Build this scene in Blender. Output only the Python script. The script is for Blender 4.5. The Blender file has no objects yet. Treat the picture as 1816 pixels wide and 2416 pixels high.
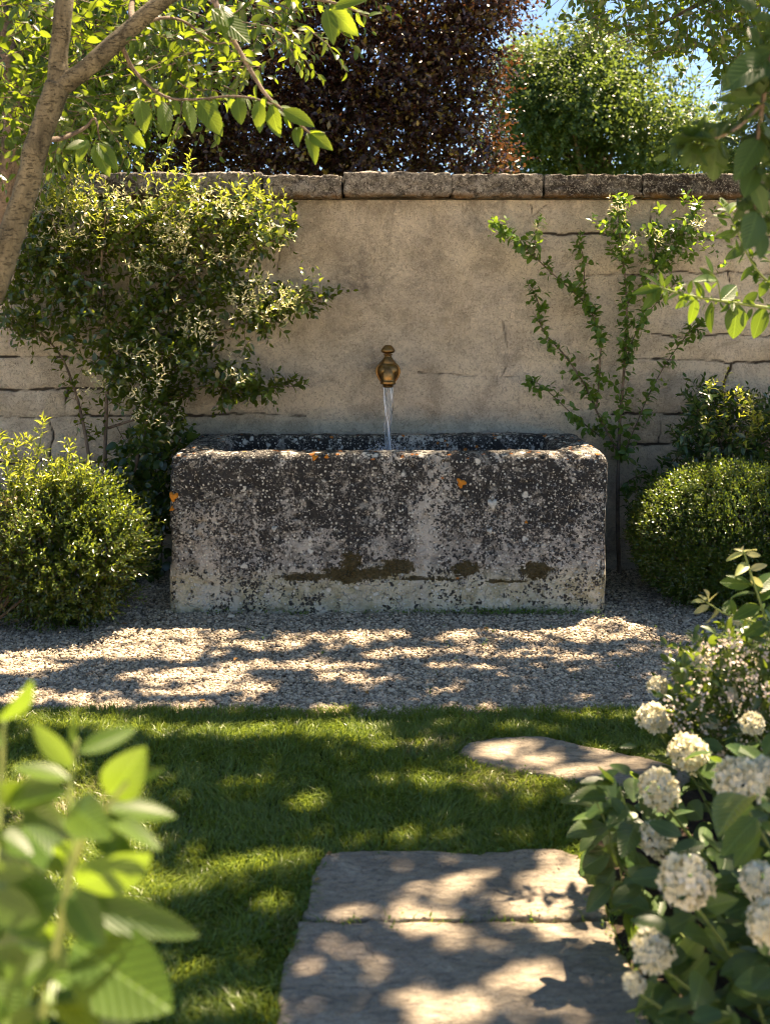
import bpy, math, random
import numpy as np
from mathutils import Vector

random.seed(7)
R = np.random.default_rng(7)
SC = bpy.context.scene
COL = SC.collection

# ------------------------------------------------------------------ camera
F, CX, YH, HC = 2580.0, 908.0, 717.0, 1.275          # focal length / centre / horizon of the photo, camera height
cam = bpy.data.cameras.new('camera')
cam.sensor_fit = 'VERTICAL'
cam.sensor_height = 36.0
cam.lens = F / 2416 * 36.0
cam.shift_y = -(1208 - YH) / 2416
cam.clip_start = 0.05
cam.clip_end = 2000
cam.dof.use_dof = True
cam.dof.focus_distance = 4.7
cam.dof.aperture_fstop = 4.0
co = bpy.data.objects.new('camera', cam)
COL.objects.link(co)
co.location = (0, 0, HC)
co.rotation_euler = (math.pi / 2, 0, 0)
SC.camera = co

# ------------------------------------------------------------------ light
SUN = np.array([0.85, 1.0, 2.7])                     # towards the sun: behind the wall, from the right, high
SUN = SUN / np.linalg.norm(SUN)
w = bpy.data.worlds.new('World')
SC.world = w
w.use_nodes = True
wn = w.node_tree.nodes
wn.clear()
sky = wn.new('ShaderNodeTexSky')
sky.sky_type = 'NISHITA'
sky.sun_disc = False
sky.sun_elevation = math.asin(SUN[2])
sky.sun_rotation = math.atan2(SUN[0], SUN[1])
sky.air_density = 0.7
sky.dust_density = 0.3
sky.ozone_density = 1.0
bg = wn.new('ShaderNodeBackground')
bg.inputs['Strength'].default_value = 0.046
wo = wn.new('ShaderNodeOutputWorld')
w.node_tree.links.new(sky.outputs[0], bg.inputs[0])
w.node_tree.links.new(bg.outputs[0], wo.inputs[0])
sl = bpy.data.lights.new('sun', 'SUN')
sl.energy = 5.0
sl.angle = math.radians(0.5)
sl.color = (1.0, 0.79, 0.56)
so = bpy.data.objects.new('sun', sl)
COL.objects.link(so)
so.rotation_euler = Vector(tuple(-SUN)).to_track_quat('-Z', 'Y').to_euler()
so.location = (6, 12, 20)
SC.view_settings.view_transform = 'Standard'
SC.view_settings.look = 'None'
SC.view_settings.exposure = 2.54
SC.view_settings.gamma = 1.0
SC.render.engine = 'CYCLES'
cy = SC.cycles
cy.max_bounces = 7
cy.diffuse_bounces = 4
cy.glossy_bounces = 3
cy.transmission_bounces = 6
cy.transparent_max_bounces = 6
cy.caustics_reflective = False
cy.caustics_refractive = False
cy.sample_clamp_indirect = 6.0
cy.filter_width = 1.1
cy.use_denoising = True
cy.denoiser = 'OPENIMAGEDENOISE'

# ------------------------------------------------------------------ helpers
def P(x, y, Y):
    """photo pixel (1816 x 2416) at depth Y -> world point"""
    return np.array([(x - CX) / F * Y, Y, HC - (y - YH) / F * Y])

def G(x, y):
    """photo pixel on the ground -> (X, Y)"""
    Y = F * HC / (y - YH)
    return ((x - CX) / F * Y, Y)

def proj(p):
    return CX + p[:, 0] / p[:, 1] * F, YH + (HC - p[:, 2]) / p[:, 1] * F

def unit(v):
    return v / np.maximum(np.linalg.norm(v, axis=-1, keepdims=True), 1e-9)

def inpoly(x, y, poly):
    ins = np.zeros(len(x), bool)
    n = len(poly)
    for i in range(n):
        x0, y0 = poly[i]
        x1, y1 = poly[(i + 1) % n]
        c = ((y0 > y) != (y1 > y)) & (x < (x1 - x0) * (y - y0) / (y1 - y0 + 1e-12) + x0)
        ins ^= c
    return ins

LAT2 = R.random((256, 256))
LAT3 = R.random((64, 64, 64))

def vn2(x, y, s, seed=0):
    x = x / s + seed * 17.3
    y = y / s + seed * 31.7
    xi = np.floor(x).astype(int)
    yi = np.floor(y).astype(int)
    fx = x - xi
    fy = y - yi
    fx = fx * fx * (3 - 2 * fx)
    fy = fy * fy * (3 - 2 * fy)
    a = LAT2[xi % 256, yi % 256]
    b = LAT2[(xi + 1) % 256, yi % 256]
    c = LAT2[xi % 256, (yi + 1) % 256]
    d = LAT2[(xi + 1) % 256, (yi + 1) % 256]
    return (a * (1 - fx) + b * fx) * (1 - fy) + (c * (1 - fx) + d * fx) * fy - 0.5

def vn3(p, s, seed=0):
    q = p / s + seed * 7.31
    i = np.floor(q).astype(int)
    f = q - i
    f = f * f * (3 - 2 * f)
    out = 0
    for dx in (0, 1):
        for dy in (0, 1):
            for dz in (0, 1):
                wgt = (f[:, 0] if dx else 1 - f[:, 0]) * (f[:, 1] if dy else 1 - f[:, 1]) * (f[:, 2] if dz else 1 - f[:, 2])
                out = out + wgt * LAT3[(i[:, 0] + dx) % 64, (i[:, 1] + dy) % 64, (i[:, 2] + dz) % 64]
    return out - 0.5

def link(name, me, mat=None, parent=None):
    o = bpy.data.objects.new(name, me)
    COL.objects.link(o)
    if mat is not None:
        me.materials.append(mat)
    if parent is not None:
        o.parent = parent
        o.location = -Vector(parent.location)
    return o

def mesh_np(name, verts, faces, mat=None, parent=None, smooth=False, attrs=None, uv=None):
    """faces: list of int arrays (n,3) / (n,4)"""
    me = bpy.data.meshes.new(name)
    verts = np.asarray(verts, np.float32)
    me.vertices.add(len(verts))
    me.vertices.foreach_set('co', verts.ravel())
    faces = [np.asarray(f, np.int32) for f in faces if len(f)]
    tot = np.concatenate([np.full(len(f), f.shape[1], np.int32) for f in faces])
    li = np.concatenate([f.ravel() for f in faces])
    me.loops.add(len(li))
    me.loops.foreach_set('vertex_index', li)
    me.polygons.add(len(tot))
    me.polygons.foreach_set('loop_start', np.concatenate([[0], np.cumsum(tot)[:-1]]).astype(np.int32))
    me.polygons.foreach_set('loop_total', tot)
    me.polygons.foreach_set('use_smooth', np.full(len(tot), smooth, bool))
    if attrs:
        for k, v in attrs.items():
            a = me.attributes.new(k, 'FLOAT', 'POINT')
            a.data.foreach_set('value', np.asarray(v, np.float32))
    if uv is not None:
        u = me.uv_layers.new(name='UVMap')
        u.data.foreach_set('uv', np.asarray(uv, np.float32)[li].ravel())
    me.update(calc_edges=True)
    return link(name, me, mat, parent)

def thing(name, label, cat, loc=(0, 0, 0), group=None):
    o = bpy.data.objects.new(name, None)
    COL.objects.link(o)
    o.location = loc
    o.empty_display_size = 0.1
    o['label'] = label
    o['category'] = cat
    if group:
        o['group'] = group
    return o

def tag(o, label, cat, group=None, kind=None):
    o['label'] = label
    o['category'] = cat
    if group:
        o['group'] = group
    if kind:
        o['kind'] = kind
    return o

# ---- leaf templates: (verts x,y,z, faces) y along the leaf 0..1, x across -0.5..0.5
def leafT(k=4, peak=0.42, fold=0.16, curl=0.14, serr=0.0, pw=0.75):
    ts = np.linspace(0, 1, k + 1)
    V = [(0, 0, 0)]
    for i, t in enumerate(ts[1:-1]):
        u = t / peak if t < peak else (1 - t) / (1 - peak)
        wd = 0.5 * (math.sin(u * math.pi / 2) ** pw)
        if serr and i % 2:
            wd *= 1 - serr
        z = -curl * t * t
        V += [(-wd, t, z + fold * wd * 2 * 0.5), (0, t, z), (wd, t, z + fold * wd * 2 * 0.5)]
    V.append((0, 1, -curl))
    n = len(V) - 1
    tri = [(0, 2, 1), (0, 3, 2)]
    quad = []
    for i in range(k - 2):
        a = 1 + 3 * i
        b = a + 3
        quad += [(a, a + 1, b + 1, b), (a + 1, a + 2, b + 2, b + 1)]
    a = 1 + 3 * (k - 2)
    tri += [(a, a + 1, n), (a + 1, a + 2, n)]
    return np.array(V, float), np.array(tri), np.array(quad).reshape(-1, 4)

T_FAR = (np.array([(0, 0, 0), (-.5, .45, .1), (0, 1, -.12), (.5, .45, .1)], float), np.array([(0, 2, 1), (0, 3, 2)]), np.zeros((0, 4), int))
T_SM = leafT(3, 0.45)
T_MD = leafT(5, 0.42)
T_NAR = leafT(4, 0.5, fold=0.2, curl=0.12, pw=0.9)
T_BIG = leafT(17, 0.40, fold=0.12, curl=0.2, serr=0.09, pw=0.8)
T_HERO = leafT(16, 0.42, fold=0.13, curl=0.16, pw=0.75)

def leaf_cloud(name, T, pos, d, nrm, size, wid, mat, parent, rnd=None, kind=None, cvar=0.8):
    n = len(pos)
    V, tri, quad = T
    d = unit(d)
    nrm = unit(nrm - (nrm * d).sum(1, keepdims=True) * d)
    xx = np.cross(d, nrm)
    size = np.broadcast_to(size, (n,)).astype(float)
    wid = np.broadcast_to(wid, (n,)).astype(float)
    cv = 1 + cvar * (R.random(n) * 2 - 1)
    v = (pos[:, None] + size[:, None, None] * (
        V[None, :, 0:1] * (wid[:, None] * xx)[:, None] + V[None, :, 1:2] * d[:, None] + V[None, :, 2:3] * (cv[:, None] * nrm)[:, None]))
    m = len(V)
    off = (np.arange(n) * m)[:, None, None]
    if rnd is None:
        rnd = R.random(n)
    ft = (tri[None] + off).reshape(-1, 3)
    fq = (quad[None] + off).reshape(-1, 4) if len(quad) else np.zeros((0, 4), int)
    uv = np.tile(V[:, :2] + np.array([0.5, 0]), (n, 1))
    o = mesh_np(name, v.reshape(-1, 3), [ft, fq], mat, parent, True, {'rnd': np.repeat(rnd, m)}, uv)
    if kind:
        o['kind'] = kind
    return o

def shoots(P0, D, L, k, leaf, ang=(70, 30), droop=0.0, bend=0.15, up=0.7, tip=0.6, jit=0.35, t0=0.12):
    """leafy shoots: returns leaf pos, dir, normal, size and the twig curves"""
    n = len(P0)
    D = unit(D)
    L = np.broadcast_to(L, (n,)).astype(float)
    B = R.normal(0, 1, (n, 3)) * bend
    B[:, 2] += 0.3 * bend - droop * 0.5
    t = np.linspace(t0, 1, k)[None, :, None]
    Lx = L[:, None, None]
    pos = P0[:, None] + Lx * (D[:, None] * t + B[:, None] * t * t)
    tan = unit(D[:, None] + 2 * B[:, None] * t)
    a = R.normal(0, 1, (n, 1, 3))
    e1 = unit(np.cross(tan, a))
    e2 = np.cross(tan, e1)
    ph = (np.arange(k) * 2.4)[None, :, None] + R.random((n, 1, 1)) * 6.28 + R.normal(0, jit, (n, k, 1))
    rad = e1 * np.cos(ph) + e2 * np.sin(ph)
    an = np.radians(ang[0] + (ang[1] - ang[0]) * np.linspace(0, 1, k))[None, :, None] * (1 + R.normal(0, .2, (n, k, 1)))
    d = np.cos(an) * tan + np.sin(an) * rad
    d[..., 2] -= droop
    nr = np.array([0, 0, up]) + 0.7 * tan - 0.3 * rad + R.normal(0, jit * .7, (n, k, 3))
    sz = leaf * (1 - (1 - tip) * np.linspace(0, 1, k) ** 2)[None, :] * (0.75 + 0.5 * R.random((n, k)))
    tw = (P0, P0 + L[:, None] * (D * .5 + B * .25), P0 + L[:, None] * (D + B))
    return pos.reshape(-1, 3), d.reshape(-1, 3), nr.reshape(-1, 3), sz.reshape(-1), tw

def cat(*ss):
    return tuple(np.concatenate([s[i] for s in ss]) for i in range(4))

def twigs(name, tws, r, mat, parent):
    A = np.concatenate([t[0] for t in tws])
    B = np.concatenate([t[1] for t in tws])
    C_ = np.concatenate([t[2] for t in tws])
    n = len(A)
    d = unit(C_ - A)
    e1 = unit(np.cross(d, R.normal(0, 1, (n, 3))))
    e2 = np.cross(d, e1)
    r = np.broadcast_to(r, (n,))[:, None]
    V = np.zeros((n, 9, 3))
    for j in range(3):
        an = 2.0944 * j
        o = e1 * math.cos(an) + e2 * math.sin(an)
        V[:, j] = A + o * r
        V[:, 3 + j] = B + o * r * .75
        V[:, 6 + j] = C_ + o * r * .35
    q = []
    for s in (0, 3):
        for j in range(3):
            q.append((s + j, s + (j + 1) % 3, s + 3 + (j + 1) % 3, s + 3 + j))
    q = (np.array(q)[None] + (np.arange(n) * 9)[:, None, None]).reshape(-1, 4)
    o = mesh_np(name, V.reshape(-1, 3), [q], mat, parent, True)
    o['kind'] = 'stuff'
    return o

def spline(pts, n):
    pts = np.asarray(pts, float)
    m = len(pts)
    if m == 2:
        t = np.linspace(0, 1, n)[:, None]
        return pts[0] * (1 - t) + pts[1] * t
    q = np.vstack([2 * pts[0] - pts[1], pts, 2 * pts[-1] - pts[-2]])
    out = []
    for u in np.linspace(0, m - 1 - 1e-6, n):
        i = int(u)
        t = u - i
        a, b, c, d = q[i], q[i + 1], q[i + 2], q[i + 3]
        out.append(0.5 * (2 * b + (c - a) * t + (2 * a - 5 * b + 4 * c - d) * t * t + (3 * b - a - 3 * c + d) * t ** 3))
    return np.array(out)

def tube_data(pts, r0, r1, n=14, sides=8, bump=0.0, off=0):
    c = spline(pts, n)
    rr = np.linspace(0, 1, n)
    rr = r0 + (r1 - r0) * rr if np.isscalar(r0) else np.interp(rr, np.linspace(0, 1, len(r0)), r0)
    tan = unit(np.gradient(c, axis=0))
    e1 = np.cross(tan[0], [0.13, 0.9, 0.2])
    e1 = e1 / np.linalg.norm(e1)
    V = []
    for i in range(n):
        e1 = e1 - tan[i] * (e1 @ tan[i])
        e1 = e1 / np.linalg.norm(e1)
        e2 = np.cross(tan[i], e1)
        for j in range(sides):
            a = 2 * math.pi * j / sides
            V.append(c[i] + rr[i] * (e1 * math.cos(a) + e2 * math.sin(a)))
    V = np.array(V)
    if bump:
        cc = np.repeat(c, sides, 0)
        rel = V - cc
        V = cc + rel * (1 + bump * (vn3(V, .05, 3) * 1.2 + vn3(V, .018, 5) * .8))[:, None]
    Q = []
    for i in range(n - 1):
        for j in range(sides):
            a = i * sides + j
            b = i * sides + (j + 1) % sides
            Q.append((a, b, b + sides, a + sides))
    Q = np.array(Q) + off
    V = np.vstack([V, c[-1:] + tan[-1:] * rr[-1] * .6, c[:1]])
    e = off + (n - 1) * sides
    tip = [(e + j, e + (j + 1) % sides, off + n * sides) for j in range(sides)]
    tip += [(off + (j + 1) % sides, off + j, off + n * sides + 1) for j in range(sides)]
    return V, Q, np.array(tip)

SING = {'stems': 'stem', 'limbs': 'limb', 'low_stems': 'stem'}

def tubes(name, specs, mat, parent, sides=8, n=14, bump=0.0):
    """specs: (points, r0, r1)"""
    if name in SING or (name in ('branch', 'upper_limb') and len(specs) > 1):
        for sp_ in specs:
            tubes(SING.get(name, name if name == 'branch' else 'limb'), [sp_], mat, parent, sides, n, bump)
        return
    VV, QQ, TT = [], [], []
    off = 0
    for pts, r0, r1 in specs:
        V, Q, T = tube_data(pts, r0, r1, n, sides, bump, off)
        VV.append(V)
        QQ.append(Q)
        TT.append(T)
        off += len(V)
    return mesh_np(name, np.vstack(VV), [np.vstack(QQ), np.vstack(TT)], mat, parent, True)

def lathe(name, prof, mat, parent, centre, axis='z', seg=40):
    prof = np.array(prof, float)
    n = len(prof)
    V = []
    for r, h in prof:
        for j in range(seg):
            a = 2 * math.pi * j / seg
            if axis == 'z':
                V.append((centre[0] + r * math.cos(a), centre[1] + r * math.sin(a), centre[2] + h))
            else:
                V.append((centre[0] + r * math.cos(a), centre[1] + h, centre[2] + r * math.sin(a)))
    Q = [(i * seg + j, i * seg + (j + 1) % seg, (i + 1) * seg + (j + 1) % seg, (i + 1) * seg + j) for i in range(n - 1) for j in range(seg)]
    return mesh_np(name, V, [np.array(Q)], mat, parent, True)

def voxel_block(name, build, mat, parent, vox=0.012, bev=0.02, disp=None, seg=3, attrs=None, smooth_it=2):
    """a coarse shape bevelled, remeshed finely and roughened like worn stone"""
    import bmesh
    bm = bmesh.new()
    build(bm)
    bmesh.ops.recalc_face_normals(bm, faces=bm.faces)
    me = bpy.data.meshes.new(name)
    bm.to_mesh(me)
    bm.free()
    o = bpy.data.objects.new(name, me)
    COL.objects.link(o)
    if bev:
        b = o.modifiers.new('b', 'BEVEL')
        b.width = bev
        b.segments = seg
        b.limit_method = 'ANGLE'
    r = o.modifiers.new('r', 'REMESH')
    r.mode = 'VOXEL'
    r.voxel_size = vox
    if smooth_it:
        s = o.modifiers.new('s', 'SMOOTH')
        s.iterations = smooth_it
    dg = bpy.context.evaluated_depsgraph_get()
    dg.update()
    m2 = bpy.data.meshes.new_from_object(o.evaluated_get(dg))
    bpy.data.objects.remove(o)
    bpy.data.meshes.remove(me)
    n = len(m2.vertices)
    v = np.zeros(n * 3, np.float32)
    m2.vertices.foreach_get('co', v)
    v = v.reshape(-1, 3).astype(float)
    nr = np.zeros(n * 3, np.float32)
    m2.vertices.foreach_get('normal', nr)
    nr = nr.reshape(-1, 3)
    if attrs:
        for k, fn in attrs.items():
            a = m2.attributes.new(k, 'FLOAT', 'POINT')
            a.data.foreach_set('value', fn(v, nr).astype(np.float32))
    if disp:
        v = v + disp(v, nr)
    m2.vertices.foreach_set('co', v.astype(np.float32).ravel())
    m2.polygons.foreach_set('use_smooth', np.ones(len(m2.polygons), bool))
    m2.name = name
    m2.update()
    m2.materials.clear()
    return link(name, m2, mat, parent)

# ------------------------------------------------------------------ materials
class NT:
    def __init__(s, name):
        s.m = bpy.data.materials.new(name)
        s.m.use_nodes = True
        s.t = s.m.node_tree
        s.t.nodes.clear()
        s.out = s.t.nodes.new('ShaderNodeOutputMaterial')

    def n(s, typ, ins=None, **kw):
        nd = s.t.nodes.new('ShaderNode' + typ)
        for k, v in kw.items():
            setattr(nd, k, v)
        for k, v in (ins or {}).items():
            s.set(nd, k, v)
        return nd

    def set(s, nd, k, v):
        sock = nd.inputs[k]
        if isinstance(v, bpy.types.NodeSocket):
            s.t.links.new(v, sock)
        elif isinstance(v, bpy.types.Node):
            s.t.links.new(v.outputs[0], sock)
        else:
            if hasattr(sock, 'default_value') and hasattr(sock.default_value, '__len__') and isinstance(v, (tuple, list)) and len(v) == 3 and len(sock.default_value) == 4:
                v = (*v, 1)
            sock.default_value = v

    def co(s):
        if not hasattr(s, '_co'):
            s._co = s.n('TexCoord')
        return s._co.outputs['Object']

    def noise(s, scale, detail=4, rough=.55, dist=0, vec=None):
        return s.n('TexNoise', {'Vector': vec or s.co(), 'Scale': scale, 'Detail': detail, 'Roughness': rough, 'Distortion': dist}).outputs['Fac']

    def vor(s, scale, vec=None, feature='F1', out='Distance', rnd=1.0):
        return s.n('TexVoronoi', {'Vector': vec or s.co(), 'Scale': scale, 'Randomness': rnd}, feature=feature).outputs[out]

    def ramp(s, fac, a, b, ca=0.0, cb=1.0):
        return s.n('MapRange', {'Value': fac, 'From Min': a, 'From Max': b, 'To Min': ca, 'To Max': cb}, clamp=True).outputs[0]

    def math(s, op, a, b=0.0):
        return s.n('Math', {0: a, 1: b}, operation=op).outputs[0]

    def mix(s, fac, a, b, mode='MIX'):
        nd = s.n('Mix', data_type='RGBA', blend_type=mode, clamp_factor=True)
        s.set(nd, 0, fac)
        s.set(nd, 6, a)
        s.set(nd, 7, b)
        return nd.outputs[2]

    def attr(s, name):
        return s.n('Attribute', attribute_name=name).outputs['Fac']

    def warp(s, scale, amt, vec=None):
        nz = s.n('TexNoise', {'Vector': vec or s.co(), 'Scale': scale, 'Detail': 3})
        sub = s.n('VectorMath', {0: nz.outputs['Color'], 1: (.5, .5, .5)}, operation='SUBTRACT')
        sc = s.n('VectorMath', {0: sub.outputs[0], 'Scale': amt}, operation='SCALE')
        return s.n('VectorMath', {0: vec or s.co(), 1: sc.outputs[0]}, operation='ADD').outputs[0]

    def bump(s, h, strength=.5, dist=.01, nrm=None):
        d = {'Height': h, 'Strength': strength, 'Distance': dist}
        if nrm is not None:
            d['Normal'] = nrm
        return s.n('Bump', d).outputs[0]

    def pbsdf(s, col, rough=.8, spec=.3, nrm=None, **kw):
        d = {'Base Color': col, 'Roughness': rough, 'Specular IOR Level': spec}
        if nrm is not None:
            d['Normal'] = nrm
        for k, v in kw.items():
            d[k.replace('_', ' ')] = v
        return s.n('BsdfPrincipled', d)

    def done(s, sh):
        s.t.links.new(sh.outputs[0] if isinstance(sh, bpy.types.Node) else sh, s.out.inputs['Surface'])
        return s.m

def leaf_mat(name, c0, c1, tr, trans=.4, rough=.38, spec=.5, veins=False, c2=None, f2=.9):
    """leaf blade: varied greens, light passing through, waxy sheen"""
    m = NT(name)
    r = m.attr('rnd')
    col = m.mix(r, c0, c1)
    if c2:
        col = m.mix(m.math('GREATER_THAN', r, f2), col, c2)
    nz = m.noise(9, 2)
    col = m.mix(m.ramp(nz, .3, .7, 0, .5), col, m.mix(.5, c0, (c0[0] * .5, c0[1] * .55, c0[2] * .5)))
    nrm = None
    trc = m.mix(r, tr, tuple(v * .65 for v in tr))
    if veins:
        uv = m.n('TexCoord').outputs['UV']
        sp = m.n('SeparateXYZ', {0: uv})
        ax = m.math('ABSOLUTE', m.math('SUBTRACT', sp.outputs[0], .5))
        ph = m.math('SUBTRACT', m.math('MULTIPLY', sp.outputs[1], 9.0), m.math('MULTIPLY', ax, 7.0))
        fr = m.math('ABSOLUTE', m.math('SUBTRACT', m.math('FRACT', ph), .5))
        v1 = m.ramp(fr, 0.0, .13, 1, 0)
        v2 = m.ramp(ax, 0.008, .03, 1, 0)
        vv = m.math('MAXIMUM', m.math('MULTIPLY', v1, .5), v2)
        col = m.mix(m.math('MULTIPLY', vv, .4), col, tuple(min(1, v * 2.2 + .02) for v in c1))
        nrm = m.bump(m.math('ADD', m.ramp(fr, 0, .5), m.math('MULTIPLY', v2, -1.0)), .35, .004)
        trc = m.mix(m.math('MULTIPLY', vv, .5), trc, tuple(v * 1.5 for v in tr))
    a = m.pbsdf(col, rough, spec, nrm)
    b = m.n('BsdfTranslucent', {'Color': trc})
    return m.done(m.n('MixShader', {0: trans, 1: a.outputs[0], 2: b.outputs[0]}))

def bark_mat(name, c0, c1, sc=30, stretch=(1, 1, .35), bumpd=.006):
    m = NT(name)
    mp = m.n('Mapping', {'Vector': m.co(), 'Scale': stretch}).outputs[0]
    n1 = m.noise(sc, 6, .65, .8, mp)
    n2 = m.noise(sc * .3, 3)
    rings = m.noise(sc * 1.6, 5, .7, 1.5, m.n('Mapping', {'Vector': m.co(), 'Scale': (1, 1, 3.2)}).outputs[0])
    col = m.mix(m.ramp(n1, .35, .65), c0, c1)
    col = m.mix(m.ramp(n2, .45, .65, 0, .5), col, tuple(v * 1.4 for v in c1))
    col = m.mix(m.ramp(rings, .56, .68, 0, .75), col, tuple(v * .35 for v in c0))
    h = m.math('SUBTRACT', n1, m.ramp(rings, .55, .66, 0, .8))
    return m.done(m.pbsdf(col, .85, .2, m.bump(h, .8, bumpd)))

def m_wall():
    m = NT('plaster_and_stone')
    sm = m.warp(3.0, .25)
    big = m.noise(1.6, 5, .6, .3, sm)
    mid = m.noise(7, 6, .65, .6)
    fine = m.noise(120, 4, .65)
    fleck = m.noise(60, 5, .75, 1.2)
    col = m.mix(m.ramp(big, .35, .65), (.58, .50, .365), (.78, .695, .54))
    col = m.mix(m.ramp(mid, .46, .62, 0, .6), col, (.30, .25, .19))
    col = m.mix(m.ramp(m.noise(4.2, 7, .72, .8), .50, .60, 0, .5), col, (.82, .73, .58))
    col = m.mix(m.ramp(fine, .35, .75, 0, .35), col, (.70, .58, .43))
    col = m.mix(m.ramp(m.noise(2.3, 6, .7, .5), .60, .74, 0, .5), col, (.42, .28, .15))
    stain = m.math('MULTIPLY', m.attr('stain'), m.ramp(m.noise(11, 7, .75, .8), .36, .58))
    col = m.mix(m.math('MULTIPLY', stain, .9), col, (.15, .13, .11))
    col = m.mix(m.ramp(fleck, .50, .60, 0, .45), col, (.20, .16, .12))
    col = m.mix(m.ramp(m.noise(85, 5, .7, 1.0), .56, .66, 0, .55), col, (.82, .70, .54))
    pits = m.ramp(m.vor(95, m.warp(30, .02)), .10, .22, 1, 0)
    pitm = m.math('MULTIPLY', pits, m.ramp(m.noise(14, 4), .48, .62))
    col = m.mix(m.math('MULTIPLY', pitm, .6), col, (.09, .075, .06))
    col = m.mix(m.ramp(m.attr('groove'), .12, .5, 0, .95), col, (.060, .048, .036))
    h = m.math('ADD', m.math('MULTIPLY', fleck, 1.0), m.math('MULTIPLY', fine, .35))
    h = m.math('SUBTRACT', h, m.math('MULTIPLY', pitm, .5))
    return m.done(m.pbsdf(col, .92, .15, m.bump(h, 1.0, .018)))

def m_coping():
    m = NT('weathered_coping')
    n1 = m.noise(9, 7, .7, .8)
    n2 = m.noise(70, 6, .75, 1.2)
    n3 = m.noise(2.6, 4, .6)
    col = m.mix(m.ramp(n1, .40, .60), (.11, .098, .082), (.40, .355, .295))
    col = m.mix(m.ramp(n2, .50, .60, 0, .8), col, (.62, .57, .49))
    col = m.mix(m.ramp(m.noise(48, 5, .7, .8), .52, .60, 0, .8), col, (.045, .036, .028))
    col = m.mix(m.math('MULTIPLY', m.ramp(n3, .47, .60), m.ramp(n2, .62, .50)), col, (.040, .033, .028))
    z = m.n('SeparateXYZ', {0: m.co()}).outputs[2]
    col = m.mix(m.math('MULTIPLY', m.ramp(z, 1.79, 1.815, 1, 0), m.ramp(n1, .4, .6)), col, (.20, .105, .03))
    h = m.math('ADD', m.math('MULTIPLY', n1, .8), n2)
    return m.done(m.pbsdf(col, .92, .15, m.bump(h, 1.0, .02)))

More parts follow.
